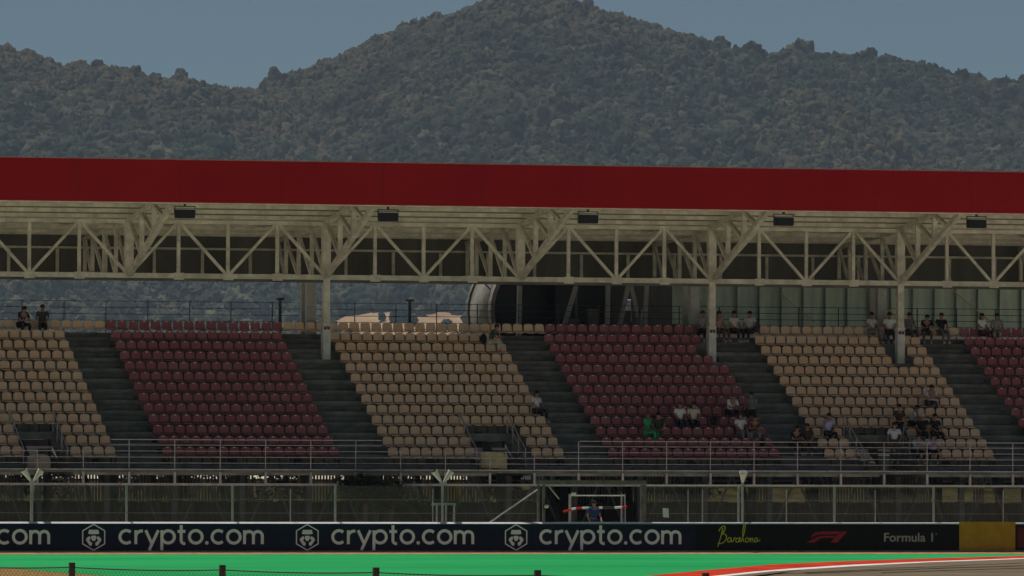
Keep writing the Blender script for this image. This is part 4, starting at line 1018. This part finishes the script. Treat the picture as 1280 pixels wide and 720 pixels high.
# trees: crowns scattered over the slope by geometry nodes
NT = 58000
dd = np.sqrt(RNG.uniform((2850*HS)**2, (3980*HS)**2, NT)); uu = RNG.uniform(-130, 1410, NT)
fi = (dd-ds[0])/(ds[1]-ds[0]); ui = (uu-us[0])/(us[1]-us[0])
i0 = fi.astype(int); j0 = ui.astype(int); a = (fi-i0)[:, None]; c = (ui-j0)[:, None]
PT = HV[i0, j0]*(1-a)*(1-c) + HV[i0+1, j0]*a*(1-c) + HV[i0, j0+1]*(1-a)*c + HV[i0+1, j0+1]*a*c
fld = in_poly(PT[:, 0], PT[:, 1], FP2)
keep = (~fld | (RNG.random(NT) < .035)) & (PT[:, 2] > 28*HS) & (RNG.random(NT) < np.clip(.95 + 1.3*np.array([mnoise.noise(Vector((p[0]/60/HS, p[1]/60/HS, 17))) for p in PT]), .35, 1))
PT = PT[keep]; NT = len(PT); print('forest trees', NT)
fm = mat('forest', (.05, .06, .02), .9, var=.3, scale=.9/HS, bump=.8, bscale=1.1/HS, spec=.05); nt = fm.node_tree
for n_ in nt.nodes:
    if n_.type == 'BUMP': n_.inputs['Distance'].default_value = .8*HS
bs = nt.nodes['Principled BSDF']; src = bs.inputs['Base Color'].links[0].from_node
src.color_ramp.elements[0].color = (.45, .45, .45, 1); src.color_ramp.elements[1].color = (1.3, 1.3, 1.3, 1)
an = nt.nodes.new('ShaderNodeAttribute'); an.attribute_type = 'INSTANCER'; an.attribute_name = 'tint'; mx = nt.nodes.new('ShaderNodeMix'); mx.data_type = 'RGBA'; mx.blend_type = 'MULTIPLY'; mx.inputs['Factor'].default_value = 1
nt.links.new(an.outputs['Color'], mx.inputs[6]); nt.links.new(src.outputs['Color'], mx.inputs[7]); nt.links.new(mx.outputs[2], bs.inputs['Base Color'])
crowns = bpy.data.collections.new('crown_shapes')
for k in range(8):
    bm = bmesh.new(); bmesh.ops.create_icosphere(bm, subdivisions=4, radius=1)
    for v in bm.verts:
        p = v.co.copy(); q = Vector((k*7, k*3, 0))
        r_ = 1 + .35*mnoise.noise(p*1.5+q) + .26*mnoise.noise(p*3.4+q) + .13*mnoise.noise(p*7+q) + .07*mnoise.noise(p*14+q)
        v.co = p*r_
    me = bpy.data.meshes.new('crown_shape'); bm.to_mesh(me); bm.free(); me.materials.append(fm); me.polygons.foreach_set('use_smooth', [True]*len(me.polygons))
    crowns.objects.link(bpy.data.objects.new('crown_shape', me))
sz = RNG.gamma(7, 1/7, NT); 
me = bpy.data.meshes.new('hillside_forest'); me.vertices.add(NT); me.vertices.foreach_set('co', (PT+np.array([0, 0, 2.6*HS])).astype(np.float32).ravel())
sc_ = .82*HS*np.c_[2.9*sz*RNG.uniform(.85, 1.2, NT), 2.9*sz*RNG.uniform(.85, 1.2, NT), 3.3*sz*RNG.uniform(.8, 1.5, NT)]
me.attributes.new('tscale', 'FLOAT_VECTOR', 'POINT').data.foreach_set('vector', sc_.astype(np.float32).ravel())
me.attributes.new('trot', 'FLOAT_VECTOR', 'POINT').data.foreach_set('vector', np.c_[RNG.uniform(-.2, .2, NT), RNG.uniform(-.2, .2, NT), RNG.uniform(0, 6.28, NT)].astype(np.float32).ravel())
me.attributes.new('tidx', 'INT', 'POINT').data.foreach_set('value', RNG.integers(0, 8, NT).astype(np.int32))
pal = np.array([(.032, .042, .026), (.046, .052, .030), (.070, .066, .042), (.018, .028, .020), (.098, .092, .062), (.050, .060, .036)])
patch = np.array([mnoise.noise(Vector((p[0]/140/HS, p[1]/140/HS, 3))) for p in PT])
hgt = np.clip((PT[:, 2]-60)/480, 0, 1); cc = (1.0-.42*hgt)[:, None]*pal[RNG.integers(0, 6, NT)]*RNG.uniform(.65, 1.4, NT)[:, None]*(1+.4*patch)[:, None]  # crowns darken with height: haze on the lower slope put into their colour
dry = np.array([mnoise.noise(Vector((p[0]/420/HS, p[1]/420/HS, 9)))+.5*mnoise.noise(Vector((p[0]/130/HS, p[1]/130/HS, 4))) for p in PT])
wd = np.clip((dry-.02)*3.0, 0, 1)[:, None]*RNG.uniform(.3, 1, NT)[:, None]; cc = cc*(1-wd) + wd*np.array([[.088, .066, .036]])*RNG.uniform(.7, 1.3, NT)[:, None]
me.attributes.new('tint', 'FLOAT_COLOR', 'POINT').data.foreach_set('color', np.c_[cc, np.ones(NT)].astype(np.float32).ravel())
fo = bpy.data.objects.new('hillside_forest', me); col.objects.link(fo); me.materials.append(fm)
ng = bpy.data.node_groups.new('scatter_crowns', 'GeometryNodeTree')
ng.interface.new_socket('Geometry', in_out='INPUT', socket_type='NodeSocketGeometry'); ng.interface.new_socket('Geometry', in_out='OUTPUT', socket_type='NodeSocketGeometry')
gi = ng.nodes.new('NodeGroupInput'); go = ng.nodes.new('NodeGroupOutput'); m2p = ng.nodes.new('GeometryNodeMeshToPoints'); iop = ng.nodes.new('GeometryNodeInstanceOnPoints'); ci = ng.nodes.new('GeometryNodeCollectionInfo')
ci.inputs['Collection'].default_value = crowns; ci.inputs['Separate Children'].default_value = True; ci.inputs['Reset Children'].default_value = True
def named(n_, t): 
    q = ng.nodes.new('GeometryNodeInputNamedAttribute'); q.data_type = t; q.inputs['Name'].default_value = n_; return q.outputs['Attribute']
ng.links.new(gi.outputs[0], m2p.inputs['Mesh']); ng.links.new(m2p.outputs[0], iop.inputs['Points']); ng.links.new(ci.outputs[0], iop.inputs['Instance'])
iop.inputs['Pick Instance'].default_value = True
ng.links.new(named('tidx', 'INT'), iop.inputs['Instance Index']); ng.links.new(named('tscale', 'FLOAT_VECTOR'), iop.inputs['Scale'])
e2r = ng.nodes.new('FunctionNodeEulerToRotation'); ng.links.new(named('trot', 'FLOAT_VECTOR'), e2r.inputs[0]); ng.links.new(e2r.outputs[0], iop.inputs['Rotation'])
ng.links.new(iop.outputs[0], go.inputs[0])
gm = fo.modifiers.new('scatter', 'NODES'); gm.node_group = ng
tag(fo, 'dense dark green forest covering the hazy mountain behind the stand', 'forest', kind='stuff')
# dry field sheet on the slope
def hz(u, d):
    fi_ = (d-ds[0])/(ds[1]-ds[0]); ui_ = (u-us[0])/(us[1]-us[0]); i_, j_ = int(fi_), int(ui_); a_, c2 = fi_-i_, ui_-j_
    return HV[i_, j_, 2]*(1-a_)*(1-c2)+HV[i_+1, j_, 2]*a_*(1-c2)+HV[i_, j_+1, 2]*(1-a_)*c2+HV[i_+1, j_+1, 2]*a_*c2
fb = MB(); G = {}
dmin, dmax = min(p.dot(fh) for p in FPT), max(p.dot(fh) for p in FPT)
uu_ = np.linspace(405, 625, 91); dv = np.linspace(dmin, dmax, 91)
for j in range(90):
    for i in range(90):
        um, dm = (uu_[i]+uu_[i+1])/2, (dv[j]+dv[j+1])/2; pm = fh*dm+rh*((um-640)/F_PX*dm)
        if in_poly(np.array([pm.x]), np.array([pm.y]), FP2)[0] and mnoise.noise(Vector((pm.x/35/HS, pm.y/60/HS, 0))) > -.42:
            q4 = []
            for uq, dq in ((uu_[i], dv[j]), (uu_[i+1], dv[j]), (uu_[i+1], dv[j+1]), (uu_[i], dv[j+1])):
                pp = fh*dq+rh*((uq-640)/F_PX*dq); q4.append((pp.x, pp.y, hz(uq, dq)+.9*HS))
            fb.add(q4, [(0, 1, 2, 3)])
tag(fb.build('dry_field', mat('dry_field', (.42, .245, .15), .95, var=.3, scale=.03, c2=(.40, .30, .18), c2amt=.8, spec=0)), kind='structure')
# lone umbrella pine on the right skyline
d = 3890*HS; u = 1123; p = fh*d+rh*((u-640)/F_PX*d); zb = hz(u, d)
PT_ = empty('pine_tree', (p.x, p.y, zb-.5)); PT_.scale = (.6*HS, .6*HS, .62*HS); b = MB(); b.tube((0, 0, 0), (.4, 0, 11), .5, 8, .25); b.tube((.3, 0, 8), (3, 0, 11.5), .25, 6, .1); b.tube((.3, 0, 8), (-2.5, 0, 11.5), .25, 6, .1); b.build('trunk', MT['bark'], PT_, local=True)
b = MB()
for q in range(7): leaf_cloud(b, (rnd.uniform(-4, 4.5), rnd.uniform(-3, 3), 12+rnd.uniform(-.5, 1)), (2.6, 2.4, 1.2), 160, .5, rnd)
b.build('crown', MT['foliage_dark'], PT_, local=True); tag(PT_, 'lone flat topped pine standing out on the right hand skyline', 'tree')

# ------------------------------------------------------------------ haze
hz_ = MB(); 
cs = [fh*-40 + rh*-60, fh*-40 + rh*60, fh*4900 + rh*900, fh*4900 + rh*-900]
hzo = MB().prism([(p.x*1.0, p.y, -8) for p in [fh*-60+rh*-2000, fh*-60+rh*2000, fh*11000+rh*2000, fh*11000+rh*-2000]], (0, 0, 700)).build('haze', None)
hmn = bpy.data.materials.new('haze_air'); hmn.use_nodes = True; nt = hmn.node_tree; nt.nodes.remove(nt.nodes['Principled BSDF'])
pv = nt.nodes.new('ShaderNodeVolumePrincipled'); pv.inputs['Color'].default_value = (.55, .76, 1, 1); pv.inputs['Density'].default_value = 1.9e-5; pv.inputs['Anisotropy'].default_value = 0.0
nt.links.new(pv.outputs[0], nt.nodes['Material Output'].inputs['Volume']); hzo.data.materials.clear(); hzo.data.materials.append(hmn); tag(hzo, kind='stuff')

# ------------------------------------------------------------------ light
SUN_EL, SUN_AZ = R(74), YAW + R(-35)          # azimuth from +Y towards +X: behind the stand, a little left
w = bpy.data.worlds.new('World'); scene.world = w; w.use_nodes = True; nt = w.node_tree
sky = nt.nodes.new('ShaderNodeTexSky'); sky.sky_type = 'NISHITA'; sky.sun_disc = False; sky.sun_elevation = SUN_EL; sky.sun_rotation = SUN_AZ; sky.altitude = 4000; sky.air_density = .55; sky.dust_density = .05; sky.ozone_density = .3
bg = nt.nodes['Background']; bg.inputs['Strength'].default_value = .05; tn = nt.nodes.new('ShaderNodeMix'); tn.data_type = 'RGBA'; tn.blend_type = 'MULTIPLY'; tn.inputs['Factor'].default_value = 1; tn.inputs[7].default_value = (.96, .98, .83, 1)
nt.links.new(sky.outputs[0], tn.inputs[6]); nt.links.new(tn.outputs[2], bg.inputs['Color'])
sd = bpy.data.lights.new('sun', 'SUN'); sd.energy = 4.8; sd.angle = R(.5); sd.color = (1, .95, .88); so_ = bpy.data.objects.new('sun', sd); col.objects.link(so_)
dirs = Vector((math.sin(SUN_AZ)*math.cos(SUN_EL), math.cos(SUN_AZ)*math.cos(SUN_EL), math.sin(SUN_EL))); so_.rotation_euler = dirs.to_track_quat('Z', 'Y').to_euler(); so_.location = (0, 0, 400)
vs_ = scene.view_settings; vs_.view_transform = 'Standard'; vs_.look = 'None'; vs_.gamma = 1; vs_.use_curve_mapping = False; vs_.exposure = -.42
scene.cycles.use_denoising = True; scene.cycles.volume_bounces = 1; scene.cycles.max_bounces = 8
